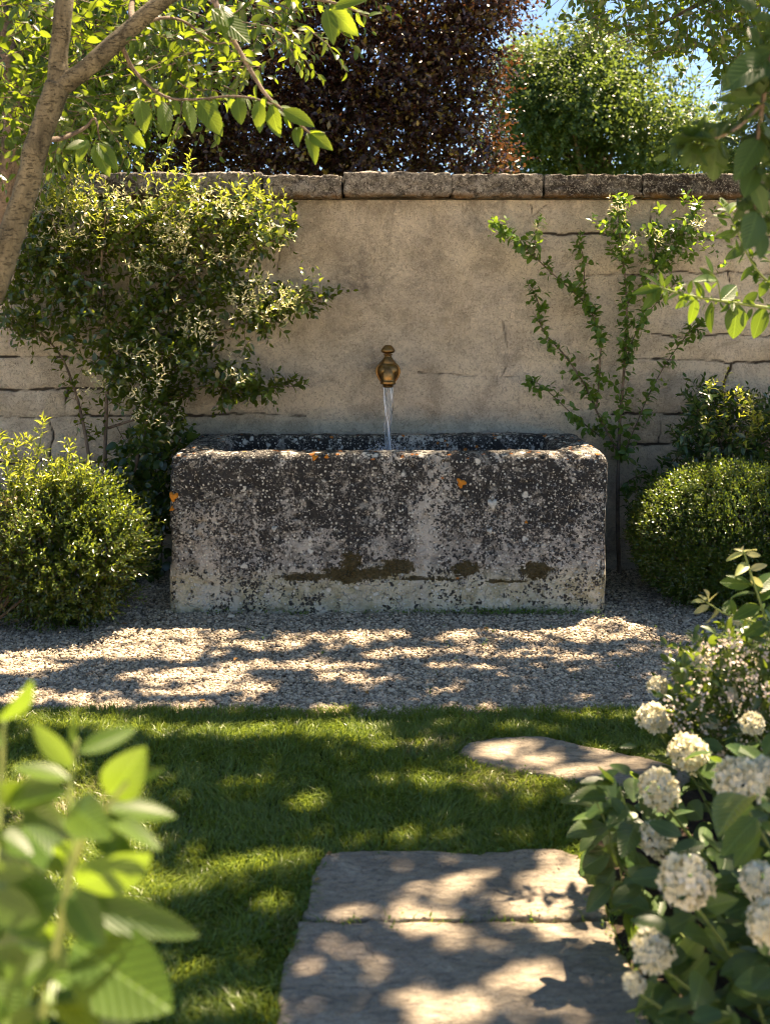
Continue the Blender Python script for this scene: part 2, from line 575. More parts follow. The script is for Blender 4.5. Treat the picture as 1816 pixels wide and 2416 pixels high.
def m_trough():
    m = NT('lichened_stone')
    z = m.n('SeparateXYZ', {0: m.co()}).outputs[2]
    x = m.n('SeparateXYZ', {0: m.co()}).outputs[0]
    wp = m.warp(38, .030)
    wp2 = m.warp(16, .05)
    big = m.noise(3.0, 5, .65, .6)
    big2 = m.noise(2.1, 4, .6, .3, m.n('Mapping', {'Vector': m.co(), 'Scale': (2.0, 1, .25), 'Location': (3, 1, 2)}).outputs[0])
    mid = m.noise(15, 6, .7, .8)
    zz = m.math('ADD', z, m.math('MULTIPLY', m.math('SUBTRACT', big, .5), .22))
    base = m.mix(m.ramp(mid, .38, .62), (.155, .143, .124), (.45, .415, .36))
    lowm = m.ramp(zz, .13, .20, 1, 0)
    base = m.mix(m.math('MULTIPLY', lowm, .9), base, m.mix(m.ramp(mid, .4, .65), (.38, .34, .20), (.66, .60, .44)))
    base = m.mix(m.ramp(big2, .50, .62, 0, .6), base, (.50, .46, .39))
    # black crust: cells switched on more often high up
    c1 = m.vor(62, wp, out='Color')
    c1r = m.n('SeparateColor', {0: c1}).outputs[0]
    dens = m.ramp(zz, .12, .42, .20, .56)
    dens = m.math('SUBTRACT', dens, m.ramp(big2, .50, .62, 0, .22))
    dens = m.math('ADD', dens, m.math('MULTIPLY', m.math('SUBTRACT', m.noise(4, 5, .65), .5), 2.2))
    dark1 = m.ramp(m.math('SUBTRACT', dens, c1r), -.02, .06)
    c2r = m.n('SeparateColor', {0: m.vor(130, m.warp(80, .014), out='Color')}).outputs[1]
    dark2 = m.ramp(m.math('SUBTRACT', m.math('MULTIPLY', dens, .55), c2r), -.02, .05)
    edge = m.ramp(m.vor(62, wp, feature='DISTANCE_TO_EDGE'), .03, .12)
    dark = m.math('MULTIPLY', m.math('MAXIMUM', m.math('MULTIPLY', dark1, edge), dark2), .93)
    col = m.mix(dark, base, m.mix(m.noise(30, 3), (.009, .008, .008), (.034, .031, .029)))
    crust = m.math('ADD', m.noise(6.5, 9, .80, .5), m.math('ADD', m.ramp(zz, .12, .50, -.12, .075), m.math('MULTIPLY', m.math('SUBTRACT', m.noise(2.2, 3, .5), .5), .35)))
    crust = m.math('SUBTRACT', crust, m.ramp(big2, .50, .62, 0, .07))
    col = m.mix(m.ramp(crust, .525, .555, 0, .96), col, m.mix(m.noise(50, 4), (.008, .0075, .007), (.045, .041, .037)))
    pale = m.math('MULTIPLY', m.ramp(m.noise(10, 9, .80, .4, m.n('Mapping', {'Vector': m.co(), 'Location': (5, 2, 8)}).outputs[0]), .56, .60), m.ramp(zz, .1, .6, 1, .55))
    col = m.mix(m.math('MULTIPLY', pale, .8), col, (.52, .48, .40))
    # thin pale curls (edges of warped cells)
    cur = m.ramp(m.vor(34, wp2, feature='DISTANCE_TO_EDGE'), .0, .05, 1, 0)
    curm = m.math('MULTIPLY', cur, m.ramp(m.noise(22, 4, .6), .50, .60))
    col = m.mix(m.math('MULTIPLY', curm, .7), col, (.50, .46, .40))
    # pale lichen flecks
    w1 = m.n('SeparateColor', {0: m.vor(75, m.warp(60, .012, ), out='Color')}).outputs[2]
    wd = m.vor(75, m.warp(60, .012))
    fleck = m.math('MULTIPLY', m.math('GREATER_THAN', w1, .72), m.ramp(wd, .30, .42, 1, 0))
    w2 = m.n('SeparateColor', {0: m.vor(26, m.warp(40, .03), out='Color')}).outputs[0]
    wd2 = m.vor(26, m.warp(40, .03))
    fl2 = m.math('MULTIPLY', m.math('GREATER_THAN', w2, m.ramp(m.attr('rim'), 0, 1, .955, .72)), m.ramp(wd2, .25, .40, 1, 0))
    col = m.mix(m.math('MULTIPLY', m.math('MAXIMUM', fleck, fl2), .9), col, (.70, .67, .58))
    w3 = m.n('SeparateColor', {0: m.vor(150, m.warp(90, .008), out='Color')}).outputs[1]
    f3 = m.math('MULTIPLY', m.math('GREATER_THAN', w3, .80), m.ramp(m.vor(150, m.warp(90, .008)), .30, .45, 1, 0))
    col = m.mix(m.math('MULTIPLY', f3, .75), col, (.60, .57, .50))
    # olive-brown moss
    mo = m.math('ADD', m.attr('moss'), m.math('MULTIPLY', m.math('SUBTRACT', m.noise(34, 7, .78, 1.0), .5), 2.6))
    mom = m.ramp(mo, .48, .58)
    col = m.mix(m.math('MULTIPLY', mom, .94), col, m.mix(m.noise(60, 3), (.026, .018, .004), (.085, .062, .012)))
    # green algae by the foot
    gr = m.math('MULTIPLY', m.attr('foot'), m.ramp(m.noise(18, 5, .7), .42, .6))
    col = m.mix(m.math('MULTIPLY', gr, .8), col, (.050, .065, .016))
    # orange lichen on the rim
    oc = m.n('SeparateColor', {0: m.vor(38, m.warp(50, .02), out='Color')}).outputs[1]
    od = m.vor(38, m.warp(50, .02))
    om = m.math('MULTIPLY', m.math('GREATER_THAN', oc, m.ramp(m.attr('rim'), 0, 1, .9975, .86)), m.ramp(od, .28, .42, 1, 0))
    col = m.mix(m.math('MULTIPLY', om, .9), col, (.50, .17, .022))
    h = m.math('ADD', m.math('MULTIPLY', mid, .7), m.math('ADD', m.math('MULTIPLY', fleck, .5), m.math('MULTIPLY', dark, .35)))
    h = m.math('ADD', h, m.math('MULTIPLY', curm, .8))
    h = m.math('ADD', h, m.math('MULTIPLY', m.noise(110, 4, .7), .6))
    return m.done(m.pbsdf(col, m.ramp(mid, .3, .7, .62, .9), .28, m.bump(h, 1.0, .010)))

def m_slab():
    m = NT('riven_stone_slab')
    st = m.n('Mapping', {'Vector': m.co(), 'Scale': (1, 2.2, 1)}).outputs[0]
    n1 = m.noise(5, 7, .68, 1.2, st)
    n2 = m.noise(38, 6, .72, .8, st)
    col = m.mix(m.ramp(n1, .35, .66), (.28, .235, .17), (.48, .405, .295))
    col = m.mix(m.ramp(n2, .50, .64, 0, .7), col, (.13, .115, .098))
    col = m.mix(m.ramp(m.noise(70, 5, .75, 1.5, st), .56, .66, 0, .6), col, (.46, .41, .35))
    col = m.mix(m.ramp(m.noise(2.2, 4, .6), .5, .7, 0, .45), col, (.36, .28, .21))
    col = m.mix(m.ramp(m.noise(230, 4, .7), .54, .64, 0, .5), col, (.10, .088, .07))
    crk = m.ramp(m.vor(7, m.warp(6, .25), feature='DISTANCE_TO_EDGE'), .0, .012, 1, 0)
    col = m.mix(m.math('MULTIPLY', crk, m.ramp(m.noise(5, 3), .52, .58, 0, .75)), col, (.07, .06, .045))
    pit = m.ramp(m.vor(60, m.warp(20, .05)), .08, .18, 1, 0)
    pit = m.math('MULTIPLY', pit, m.ramp(m.noise(11, 3), .5, .62))
    col = m.mix(m.math('MULTIPLY', pit, .6), col, (.08, .07, .055))
    h = m.math('SUBTRACT', m.math('ADD', m.math('MULTIPLY', n1, 1.2), m.math('MULTIPLY', n2, .7)), m.math('MULTIPLY', pit, .5))
    return m.done(m.pbsdf(col, .88, .25, m.bump(h, 1.0, .018)))

def m_simple(name, c0, c1, sc, rough=.9, spec=.15, bd=.01, bs=.8, attr=None, **kw):
    m = NT(name)
    n1 = m.noise(sc, 6, .65, .5)
    col = m.mix(m.ramp(n1, .35, .66), c0, c1)
    if attr:
        col = m.mix(m.attr(attr), tuple(v * .55 for v in c0), tuple(min(1, v * 1.25) for v in c1))
        col = m.mix(m.ramp(n1, .4, .7, 0, .5), col, c0)
    return m.done(m.pbsdf(col, rough, spec, m.bump(n1, bs, bd), **kw))

def m_brass():
    m = NT('aged_brass')
    n1 = m.noise(60, 5, .65)
    col = m.mix(m.ramp(n1, .35, .7), (.17, .095, .032), (.30, .18, .070))
    col = m.mix(m.ramp(m.noise(22, 4), .52, .68, 0, .6), col, (.06, .036, .018))
    return m.done(m.pbsdf(col, m.ramp(n1, .3, .7, .26, .46), .5, m.bump(n1, .25, .002), Metallic=.95))

def m_water(name, white=.0, rough=.03):
    m = NT(name)
    a = m.n('BsdfPrincipled', {'Base Color': (.93, .97, 1), 'Roughness': rough, 'IOR': 1.33, 'Transmission Weight': 1.0})
    if white <= 0:
        h = m.noise(45, 4, .6, 1.0)
        m.set(a, 'Normal', m.bump(h, .6, .006))
        return m.done(a)
    d = m.n('BsdfTranslucent', {'Color': (.85, .9, .96)})
    e = m.n('BsdfDiffuse', {'Color': (.85, .88, .92)})
    f = m.n('MixShader', {0: .5, 1: d.outputs[0], 2: e.outputs[0]})
    msk = m.ramp(m.noise(60, 4, .7, .6, m.n('Mapping', {'Vector': m.co(), 'Scale': (1.6, 1.6, .12)}).outputs[0]), .42, .62, 0, white)
    return m.done(m.n('MixShader', {0: msk, 1: a.outputs[0], 2: f.outputs[0]}))

M_WALL, M_COP, M_TR, M_SLAB, M_BRASS = m_wall(), m_coping(), m_trough(), m_slab(), m_brass()
M_SOIL = m_simple('dark_soil', (.022, .015, .010), (.060, .042, .028), 26, bd=.02)
M_FIELD = m_simple('meadow', (.035, .055, .016), (.075, .090, .030), 1.2, bd=.03)
M_TURF = m_simple('turf_soil', (.022, .035, .010), (.045, .062, .018), 30, bd=.02)
M_GBASE = m_simple('gravel_bed', (.10, .085, .065), (.22, .185, .145), 90, bd=.02)
M_BOUNCE = m_simple('bounce_ground', (.58, .49, .37), (.80, .70, .55), 30, bd=.01)  # kept pale so the added ground reflects sunlight
M_STONE = m_simple('gravel_stone', (.24, .20, .145), (.55, .46, .34), 70, bd=.002, attr='rnd')
M_BARK = bark_mat('tree_bark', (.052, .045, .028), (.150, .128, .080), 26, bumpd=.010)
M_BARK2 = bark_mat('grey_stem_bark', (.085, .062, .045), (.20, .155, .115), 60, bumpd=.003)
M_TWIG = m_simple('twig', (.07, .045, .025), (.16, .11, .06), 60, rough=.7, bd=.002)
M_GSTEM = m_simple('green_stem', (.12, .17, .045), (.22, .26, .08), 30, rough=.6, bd=.002)
L_TREE = leaf_mat('leaf_tree', (.035, .075, .010), (.080, .135, .016), (.42, .54, .025), .50, .40, .4, veins=True)
L_CROWN = leaf_mat('leaf_crown', (.018, .042, .006), (.055, .100, .012), (.38, .50, .020), .40, .32, .55)
L_PURP = leaf_mat('leaf_purple', (.024, .011, .011), (.062, .028, .022), (.17, .065, .022), .26, .25, .7, c2=(.24, .18, .03), f2=.86)
L_FAR = leaf_mat('leaf_far', (.032, .070, .024), (.085, .135, .038), (.26, .36, .05), .36, .38, .45, c2=(.22, .26, .05), f2=.82)
L_HEDGE = leaf_mat('leaf_backing', (.020, .045, .010), (.060, .10, .018), (.24, .36, .03), .40, .45, .3)
L_WALLS = leaf_mat('leaf_wall_shrub', (.020, .044, .009), (.066, .105, .017), (.40, .48, .03), .36, .22, .75)
L_PALE = leaf_mat('leaf_pale_glint', (.44, .44, .22), (.80, .72, .58), (.75, .72, .32), .40, .30, .6)  # pale colour standing in for highlights on the wall shrub's leaves
L_ESP = leaf_mat('leaf_espalier', (.055, .125, .020), (.12, .20, .032), (.32, .48, .03), .40, .34, .5)
L_BOXR = leaf_mat('leaf_clipped_box', (.022, .052, .010), (.075, .125, .018), (.34, .46, .03), .32, .27, .65)
L_BOXL = leaf_mat('leaf_loose_box', (.024, .052, .010), (.105, .145, .022), (.38, .48, .03), .34, .24, .75)
L_WILL = leaf_mat('leaf_golden_narrow', (.15, .20, .022), (.28, .30, .040), (.58, .62, .05), .42, .34, .5)
L_DARK = leaf_mat('leaf_dark_shrub', (.022, .052, .014), (.055, .095, .022), (.22, .34, .03), .28, .26, .65)
L_HYD = leaf_mat('leaf_hydrangea', (.028, .065, .016), (.085, .14, .030), (.26, .38, .04), .32, .34, .5, veins=True)
L_HYD2 = leaf_mat('leaf_hydrangea_fresh', (.09, .15, .030), (.16, .22, .045), (.40, .50, .06), .38, .38, .45, veins=True)
L_FORE = leaf_mat('leaf_foreground', (.034, .080, .010), (.085, .145, .018), (.26, .38, .018), .38, .40, .35, veins=True)
L_GRASS = leaf_mat('grass_blade', (.115, .175, .026), (.26, .32, .055), (.36, .46, .05), .40, .36, .5, c2=(.26, .24, .10), f2=.95)
L_PETAL = leaf_mat('petal_cream', (.78, .72, .50), (.88, .84, .69), (.86, .81, .56), .36, .55, .2)
L_PINK = leaf_mat('petal_blush', (.62, .50, .42), (.80, .70, .62), (.80, .66, .52), .35, .55, .2)
L_DRY = leaf_mat('leaf_dry', (.24, .13, .04), (.42, .26, .10), (.40, .22, .06), .2, .6, .2)

# ------------------------------------------------------------------ setting
def sheet(name, x0, x1, y0, y1, z, mat, nx=2, ny=2, h=None, label=None):
    xs, ys = np.linspace(x0, x1, nx), np.linspace(y0, y1, ny)
    X, Y = np.meshgrid(xs, ys)
    Z = np.full_like(X, z) + (h(X, Y) if h else 0)
    V = np.stack([X, Y, Z], -1).reshape(-1, 3)
    i = np.arange(nx * ny).reshape(ny, nx)
    Q = np.stack([i[:-1, :-1], i[:-1, 1:], i[1:, 1:], i[1:, :-1]], -1).reshape(-1, 4)
    o = mesh_np(name, V, [Q], mat, None, True)
    o['kind'] = 'structure'
    return o

YB = 3.416                                              # where gravel meets lawn
sheet('ground', -400, 400, -400, 800, -.03, M_FIELD, 41, 41)
sheet('added_bounce_ground', -14, 14, -16, 1.0, -.002, M_BOUNCE, 60, 60, lambda X, Y: .004 * vn2(X, Y, .3, 3))  # unseen pale ground added behind the camera to bounce sunlight onto the wall
sheet('lawn', -4, 4, .9, YB, -.004, M_TURF, 120, 80, lambda X, Y: .006 * vn2(X, Y, .25, 3))
sheet('gravel_path', -4, 4, YB - .04, 5.5, -.012, M_GBASE, 160, 60, lambda X, Y: .010 * vn2(X, Y, .12, 5) + .004 * vn2(X, Y, .03, 6))

# slabs -------------------------------------------------------------
def slab(name, pts, label, z=.016, seed=0):
    poly = [G(*p) for p in pts]
    out = []
    for i in range(len(poly)):
        a, b = np.array(poly[i]), np.array(poly[(i + 1) % len(poly)])
        n = max(2, int(np.linalg.norm(b - a) / .035))
        for t in np.linspace(0, 1, n, endpoint=False):
            out.append(a * (1 - t) + b * t)
    out = np.array(out)
    nd = np.stack([vn2(out[:, 0], out[:, 1], .06, 3 + seed), vn2(out[:, 0], out[:, 1], .06, 9 + seed)], -1)
    out = out + nd * .016

    def build(bm):
        lo = [bm.verts.new((p[0], p[1], -.04)) for p in out]
        hi = [bm.verts.new((p[0], p[1], z)) for p in out]
        bm.faces.new(hi)
        bm.faces.new(lo[::-1])
        for i in range(len(lo)):
            j = (i + 1) % len(lo)
            bm.faces.new((lo[i], lo[j], hi[j], hi[i]))

    def disp(v, nr):
        d = .010 * vn2(v[:, 0], v[:, 1] * 1.8, .16, 11 + seed) + .005 * vn2(v[:, 0], v[:, 1] * 2, .05, 12) + .003 * vn2(v[:, 0], v[:, 1], .02, 13)
        return np.stack([d * 0, d * 0, d * (nr[:, 2] > .3)], -1)
    o = voxel_block(name, build, M_SLAB, None, .008, 0, disp, smooth_it=3)
    tag(o, label, 'paving slab', 'stone slabs set in the lawn')
    return out

SL1 = slab('paving_slab', [(766, 2030), (900, 2020), (1100, 2024), (1300, 2020), (1372, 2034), (1400, 2100), (1436, 2178), (1000, 2181), (712, 2183), (732, 2140), (730, 2085)],
           'grey stone slab behind the joint, its far edge against the lawn', seed=1)
SL2 = slab('paving_slab', [(700, 2194), (1000, 2190), (1440, 2188), (1484, 2289), (1520, 2400), (1570, 2560), (1640, 2900), (560, 2900), (610, 2560), (655, 2400), (668, 2300), (692, 2240)],
           'large grey stone slab nearest the viewer with leaf shadows across it', seed=2)
SL3 = slab('paving_slab', [(1076, 1786), (1096, 1770), (1136, 1759), (1201, 1752), (1270, 1751), (1377, 1768), (1486, 1793), (1560, 1812), (1640, 1835), (1620, 1870), (1500, 1876), (1400, 1862), (1290, 1842), (1190, 1822), (1110, 1804)],
           'isolated stepping stone further off, half hidden by the white flowers', seed=3)

# flower bed soil right of the slabs
bed = [G(*p) for p in [(1385, 2010), (1450, 2190), (1530, 2400), (1600, 2600), (1680, 2900)]] + [(1.25, 1.3), (1.75, 3.1), (1.35, 3.2), G(1640, 1870), G(1480, 1900)]
def soil_h(x, y):
    return .012 + .02 * vn2(x, y, .07, 4) + .012 * vn2(x, y, .025, 5)
gx, gy = np.meshgrid(np.arange(.3, 2.5, .018), np.arange(1.3, 3.4, .018))
nx_ = gx.shape[1]
idx = np.arange(gx.size).reshape(gx.shape)
q = np.stack([idx[:-1, :-1], idx[:-1, 1:], idx[1:, 1:], idx[1:, :-1]], -1).reshape(-1, 4)
cxy = np.stack([gx.ravel(), gy.ravel()], -1)
fc = cxy[q].mean(1)
q = q[inpoly(fc[:, 0], fc[:, 1], bed)]
used = np.unique(q)
remap = np.full(gx.size, -1)
remap[used] = np.arange(len(used))
pv = cxy[used]
o = mesh_np('soil', np.column_stack([pv, soil_h(pv[:, 0], pv[:, 1])]), [remap[q]], M_SOIL, None, True)
o['kind'] = 'structure'

# ------------------------------------------------------------------ wall
WY = 5.30
wall = thing('garden_wall', 'old beige plastered stone garden wall with a capping of rough blocks', 'wall', (0, WY + .15, 0))

def wall_face():
    x = np.arange(-3.4, 3.401, .008)
    z = np.arange(-.03, 1.785, .008)
    X, Z = np.meshgrid(x, z)
    px = CX + X / WY * F
    wx = X + .03 * vn2(X, Z, .12, 1) + .012 * vn2(X, Z, .03, 2)
    wz = Z + .022 * vn2(X, Z, .14, 3) + .010 * vn2(X, Z, .035, 4) + .005 * vn2(X, Z, .015, 6)
    groove = np.zeros_like(X)
    soft = np.zeros_like(X)

    def zz(y):
        return HC - (y - YH) / F * WY

    def seg(x0, y0, x1, y1, s=1.0, wd=.0045):
        nonlocal groove, soft
        a = np.array([(x0 - CX) / F * WY, zz(y0)])
        b = np.array([(x1 - CX) / F * WY, zz(y1)])
        ab = b - a
        t = np.clip(((wx - a[0]) * ab[0] + (wz - a[1]) * ab[1]) / (ab @ ab), 0, 1)
        d = np.hypot(wx - a[0] - t * ab[0], wz - a[1] - t * ab[1])
        groove = np.maximum(groove, min(1, s * 1.15) * np.exp(-(d / (wd * 1.25)) ** 2))
        soft = np.maximum(soft, s * np.exp(-(d / .035) ** 2))
    # left courses
    for (a, b, c, d, s) in [(-760, 842, 330, 842, .9), (-760, 918, 300, 916, .8), (-760, 984, 470, 982, 1), (470, 982, 560, 975, .6), (560, 975, 720, 982, .45),
                            (-760, 1090, 300, 1092, .8), (-100, 842, -100, 916, .9), (160, 916, 160, 984, .7), (-260, 984, -260, 1090, .9), (120, 984, 120, 1092, .6),
                            (-760, 1210, 420, 1215, .7), (-760, 700, 60, 702, .7), (-760, 560, 60, 560, .6),
                            # right courses
                            (1290, 549, 1480, 553, .9), (1480, 553, 1620, 560, .5), (1620, 560, 2600, 556, .8), (1295, 480, 1240, 520, .4), (1250, 480, 1246, 548, .5),
                            (1246, 548, 1295, 549, .8), (1535, 480, 1528, 553, .7), (1385, 645, 1480, 645, .35), (1480, 645, 2600, 642, .5),
                            (1540, 790, 1660, 792, .5), (1470, 851, 1640, 852, .9), (1640, 852, 2600, 849, 1), (1723, 851, 1716, 905, .9), (1716, 905, 1705, 978, .6),
                            (1450, 978, 1560, 977, .7), (1560, 977, 2600, 975, 1), (1460, 1050, 2600, 1050, .8), (1560, 977, 1552, 1050, .5), (1480, 1160, 2600, 1160, .7),
                            (1720, 642, 1722, 790, .5), (1900, 556, 1900, 642, .8), (1960, 849, 1960, 975, .8), (1660, 792, 2600, 790, .5), (1620, 1050, 1620, 1160, .6),
                            # cracks in the plaster
                            (1104, 482, 1122, 515, .6), (1122, 515, 1160, 548, .6), (985, 876, 1035, 884, .55), (1035, 884, 1150, 886, .4), (1150, 886, 1300, 893, .3),
                            (640, 500, 668, 560, .4), (668, 560, 655, 640, .35), (655, 640, 700, 720, .3), (1180, 760, 1198, 830, .35), (1198, 830, 1188, 880, .4), (760, 860, 800, 905, .3), (1020, 500, 1060, 560, .25), (700, 905, 790, 900, .25)]:
        seg(a, b, c, d, s)
    gap = .35 + .65 * np.clip(vn2(X, Z, .09, 8) * 3 + .75, 0, 1)
    groove = groove * gap
    hgt = .014 * vn2(X, Z, .5, 1) + .007 * vn2(X, Z, .13, 2) + .0045 * vn2(X, Z, .05, 7) + .0030 * vn2(X, Z, .022, 5) + .0016 * vn2(X, Z, .011, 9)
    stonez = np.clip((np.abs(px - 850) - 420) / 120, 0, 1)
    hgt += -.006 * stonez
    hgt += stonez * .006 * vn2(X, Z, .07, 12)
    hgt -= .018 * groove + .009 * soft
    # stains: soot-like patches seen on the plaster, drips below the coping; then darker towards the foot
    st = np.zeros_like(X)
    for (cx_, cy_, rx, ry, s) in [(845, 640, 60, 75, 1), (800, 760, 70, 60, .5), (870, 870, 45, 70, .7), (1010, 620, 60, 110, .55), (700, 560, 70, 90, .45), (1200, 820, 60, 50, .5),
                                  (960, 760, 90, 60, .35), (1180, 1000, 110, 50, .3), (560, 960, 140, 60, .35)]:
        st = np.maximum(st, s * np.exp(-(((px - cx_) / rx) ** 2 + ((HC - (Z - 0) - 0) * 0 + (YH + (HC - Z) / WY * F - cy_) / ry) ** 2)))
    st = np.maximum(st, .75 * np.clip(2.6 * vn2(X, Z * .06, .05, 16) + 1.2 * vn2(X, Z * .1, .18, 17) - .25, 0, 1) * np.exp(-((1.79 - Z) / .42)))
    st = np.maximum(st, .9 * np.exp(-((1.79 - Z) / .10)) * np.clip(.6 + 2 * vn2(X, Z * .12, .09, 6), 0, 1))
    st = np.maximum(st, .5 * np.exp(-(Z / .22)))
    V = np.stack([X, WY - hgt, Z], -1).reshape(-1, 3)
    ny, nx = X.shape
    i = np.arange(nx * ny).reshape(ny, nx)
    Q = np.stack([i[:-1, :-1], i[:-1, 1:], i[1:, 1:], i[1:, :-1]], -1).reshape(-1, 4)
    at = {'groove': groove.ravel(), 'stain': np.clip(st, 0, 1).ravel()}
    # body behind the face
    b = len(V)
    x0, x1, yb = -3.4, 3.4, WY + .30
    V = np.vstack([V, [(x0, WY - .001, -.03), (x1, WY - .001, -.03), (x1, yb, -.03), (x0, yb, -.03), (x0, WY - .001, 1.785), (x1, WY - .001, 1.785), (x1, yb, 1.785), (x0, yb, 1.785)]])
    at = {k: np.concatenate([v, np.zeros(8)]) for k, v in at.items()}
    Q = np.vstack([Q, np.array([(1, 2, 6, 5), (2, 3, 7, 6), (3, 0, 4, 7), (4, 5, 6, 7)]) + b])
    return mesh_np('wall_face', V, [Q], M_WALL, wall, True, at)
wall_face()

def coping():
    edges = [-760, -480, -250, 0, 250, 618, 808, 1065, 1282, 1516, 1750, 1980, 2250, 2560]
    for i in range(len(edges) - 1):
        x0 = (edges[i] + .8 - CX) / F * 5.24
        x1 = (edges[i + 1] - .8 - CX) / F * 5.24
        z0, z1 = 1.788 + R.normal(0, .002), 1.902 + R.normal(0, .003)
        y0 = 5.235 + R.normal(0, .006)

        def build(bm):
            vs = [bm.verts.new((a, b, c)) for c in (z0, z1) for a, b in ((x0, y0), (x1, y0), (x1, WY + .34), (x0, WY + .34))]
            for f in ((0, 3, 2, 1), (4, 5, 6, 7), (0, 1, 5, 4), (1, 2, 6, 5), (2, 3, 7, 6), (3, 0, 4, 7)):
                bm.faces.new([vs[j] for j in f])

        def disp(v, nr):
            d = .008 * vn3(v, .09, i) + .008 * vn3(v, .035, 3) + .006 * vn3(v, .016, 5)
            ridge = np.abs(vn3(v * np.array([1, 1, 2.2]), .07, i + 20))
            d = d - .014 * np.exp(-(ridge / .03) ** 2)
            return nr * d[:, None]
        voxel_block('coping_stone', build, M_COP, wall, .0085, .011, disp)
coping()

# ------------------------------------------------------------------ trough
TX0, TX1, TY0, TY1, TH = -.897, .924, 4.50, 5.235, .663
trough = thing('stone_trough', 'big rectangular stone trough blotched with black, white and orange lichen', 'trough', (.014, 4.87, 0))

def tr_build(bm):
    ox0, ox1, oy0, oy1 = TX0 + .008, TX1 - .008, TY0 + .008, TY1 - .008
    rim = .172
    ix0, ix1, iy0, iy1, iz = ox0 + rim, ox1 - rim, oy0 + .145, oy1 - .115, .17
    O = [(ox0, oy0), (ox1, oy0), (ox1, oy1), (ox0, oy1)]
    I = [(ix0, iy0), (ix1, iy0), (ix1, iy1), (ix0, iy1)]
    ob = [bm.verts.new((*p, -.02)) for p in O]
    ot = [bm.verts.new((*p, TH - .006)) for p in O]
    it = [bm.verts.new((*p, TH - .006)) for p in I]
    ib = [bm.verts.new((p[0] + (.02 if p[0] < 0 else -.02), p[1], iz)) for p in I]
    bm.faces.new(ob[::-1])
    bm.faces.new(ib)
    for i in range(4):
        j = (i + 1) % 4
        bm.faces.new((ob[i], ob[j], ot[j], ot[i]))
        bm.faces.new((ot[i], ot[j], it[j], it[i]))
        bm.faces.new((it[i], it[j], ib[j], ib[i]))

def tr_disp(v, nr):
    d = .010 * vn3(v, .35, 1) + .009 * vn3(v, .11, 2) + .007 * vn3(v, .045, 3) + .006 * vn3(v, .02, 4)
    pit = np.clip(vn3(v, .028, 9) - .27, 0, 1) * .10
    return nr * (d - pit)[:, None]

def a_moss(v, nr):
    m = np.zeros(len(v))
    for (px_, py_, rx, ry) in [(812, 1358, 62, 20), (828, 1330, 26, 30), (938, 1338, 46, 20), (880, 1354, 50, 14), (1100, 1344, 32, 20), (1263, 1347, 38, 22), (724, 1362, 66, 11), (1000, 1366, 120, 4), (1190, 1372, 60, 4)]:
        x_, z_ = (px_ - CX) / F * 4.5, HC - (py_ - YH) / F * 4.5
        m = np.maximum(m, 1.0 * np.exp(-.7 * (((v[:, 0] - x_) / (rx / 573)) ** 2 + ((v[:, 2] - z_) / (ry / 573)) ** 2) ** 1.3))
    return m * (v[:, 1] < 4.6)

def a_rim(v, nr):
    return np.clip((v[:, 2] - (TH - .035)) / .03, 0, 1) + .55 * ((v[:, 1] > 5.0) & (nr[:, 1] < -.3) & (v[:, 2] > .4)) + .35 * (v[:, 0] < TX0 + .03)

def a_foot(v, nr):
    return np.exp(-(np.clip(v[:, 2], 0, 1) / .018)) * np.clip(.35 + np.exp(-((v[:, 0] - .55) / .25) ** 2) * .9, 0, 1)

voxel_block('basin', tr_build, M_TR, trough, .009, .032, tr_disp, seg=4, attrs={'moss': a_moss, 'rim': a_rim, 'foot': a_foot}, smooth_it=3)

# crusty orange lichen rosettes standing out on the stone
M_ORG = m_simple('orange_lichen', (.46, .16, .020), (.60, .24, .03), 90, bd=.004)
def rosette(px_, py_, r, part='orange_lichen', mat=None):
    x_, z_ = (px_ - CX) / F * 4.5, HC - (py_ - YH) / F * 4.5
    n = 22
    V = [(x_, TY0 - .006, z_)]
    for ring, (f, d) in enumerate([(.45, .0085), (.8, .0055), (1, -.010)]):
        for j in range(n):
            a = 2 * math.pi * j / n
            rr = r * f * (1 + .28 * math.sin(a * 3 + px_) + .14 * math.sin(a * 5 + py_) + R.normal(0, .05))
            V.append((x_ + rr * math.cos(a), TY0 - d, z_ + rr * math.sin(a)))
    tri = [(0, 1 + j, 1 + (j + 1) % n) for j in range(n)]
    quad = [(1 + k * n + j, 1 + (k + 1) * n + j, 1 + (k + 1) * n + (j + 1) % n, 1 + k * n + (j + 1) % n) for k in range(2) for j in range(n)]
    mesh_np(part, V, [np.array(tri), np.array(quad)], mat or M_ORG, trough, True)
rosette(1088, 1140, .019)
rosette(409, 1172, .018)
rosette(405, 1201, .009)
rosette(742, 1080, .011)
rosette(770, 1078, .008)
rosette(1241, 1232, .006)
M_WLI = m_simple('pale_lichen', (.40, .39, .34), (.58, .56, .50), 120, bd=.004)
rosette(1162, 1190, .020, 'pale_lichen', M_WLI)
rosette(1155, 1253, .011, 'pale_lichen', M_WLI)
rosette(647, 1248, .011, 'pale_lichen', M_WLI)

# water in the trough
def ripple(X, Y):
    d = np.hypot(X - .014, Y - 5.0)
    return .004 * np.sin(d * 90) * np.exp(-d * 6) + .004 * vn2(X, Y, .05, 3) * np.exp(-d * 3)
sheet('water', TX0 + .14, TX1 - .14, TY0 + .12, TY1 - .09, .585, m_water('trough_water'), 140, 60, ripple)

# ------------------------------------------------------------------ tap
TAPX, TAPY = .0137, 5.0
tap = thing('brass_tap', 'ornate aged brass tap on the wall pouring water into the trough', 'tap', (TAPX, WY, 1.0))
k_ = .000326
def tz(y):
    return HC - ((780 + .1684 * y) - YH) / F * TAPY
c0 = (TAPX, TAPY, 0)
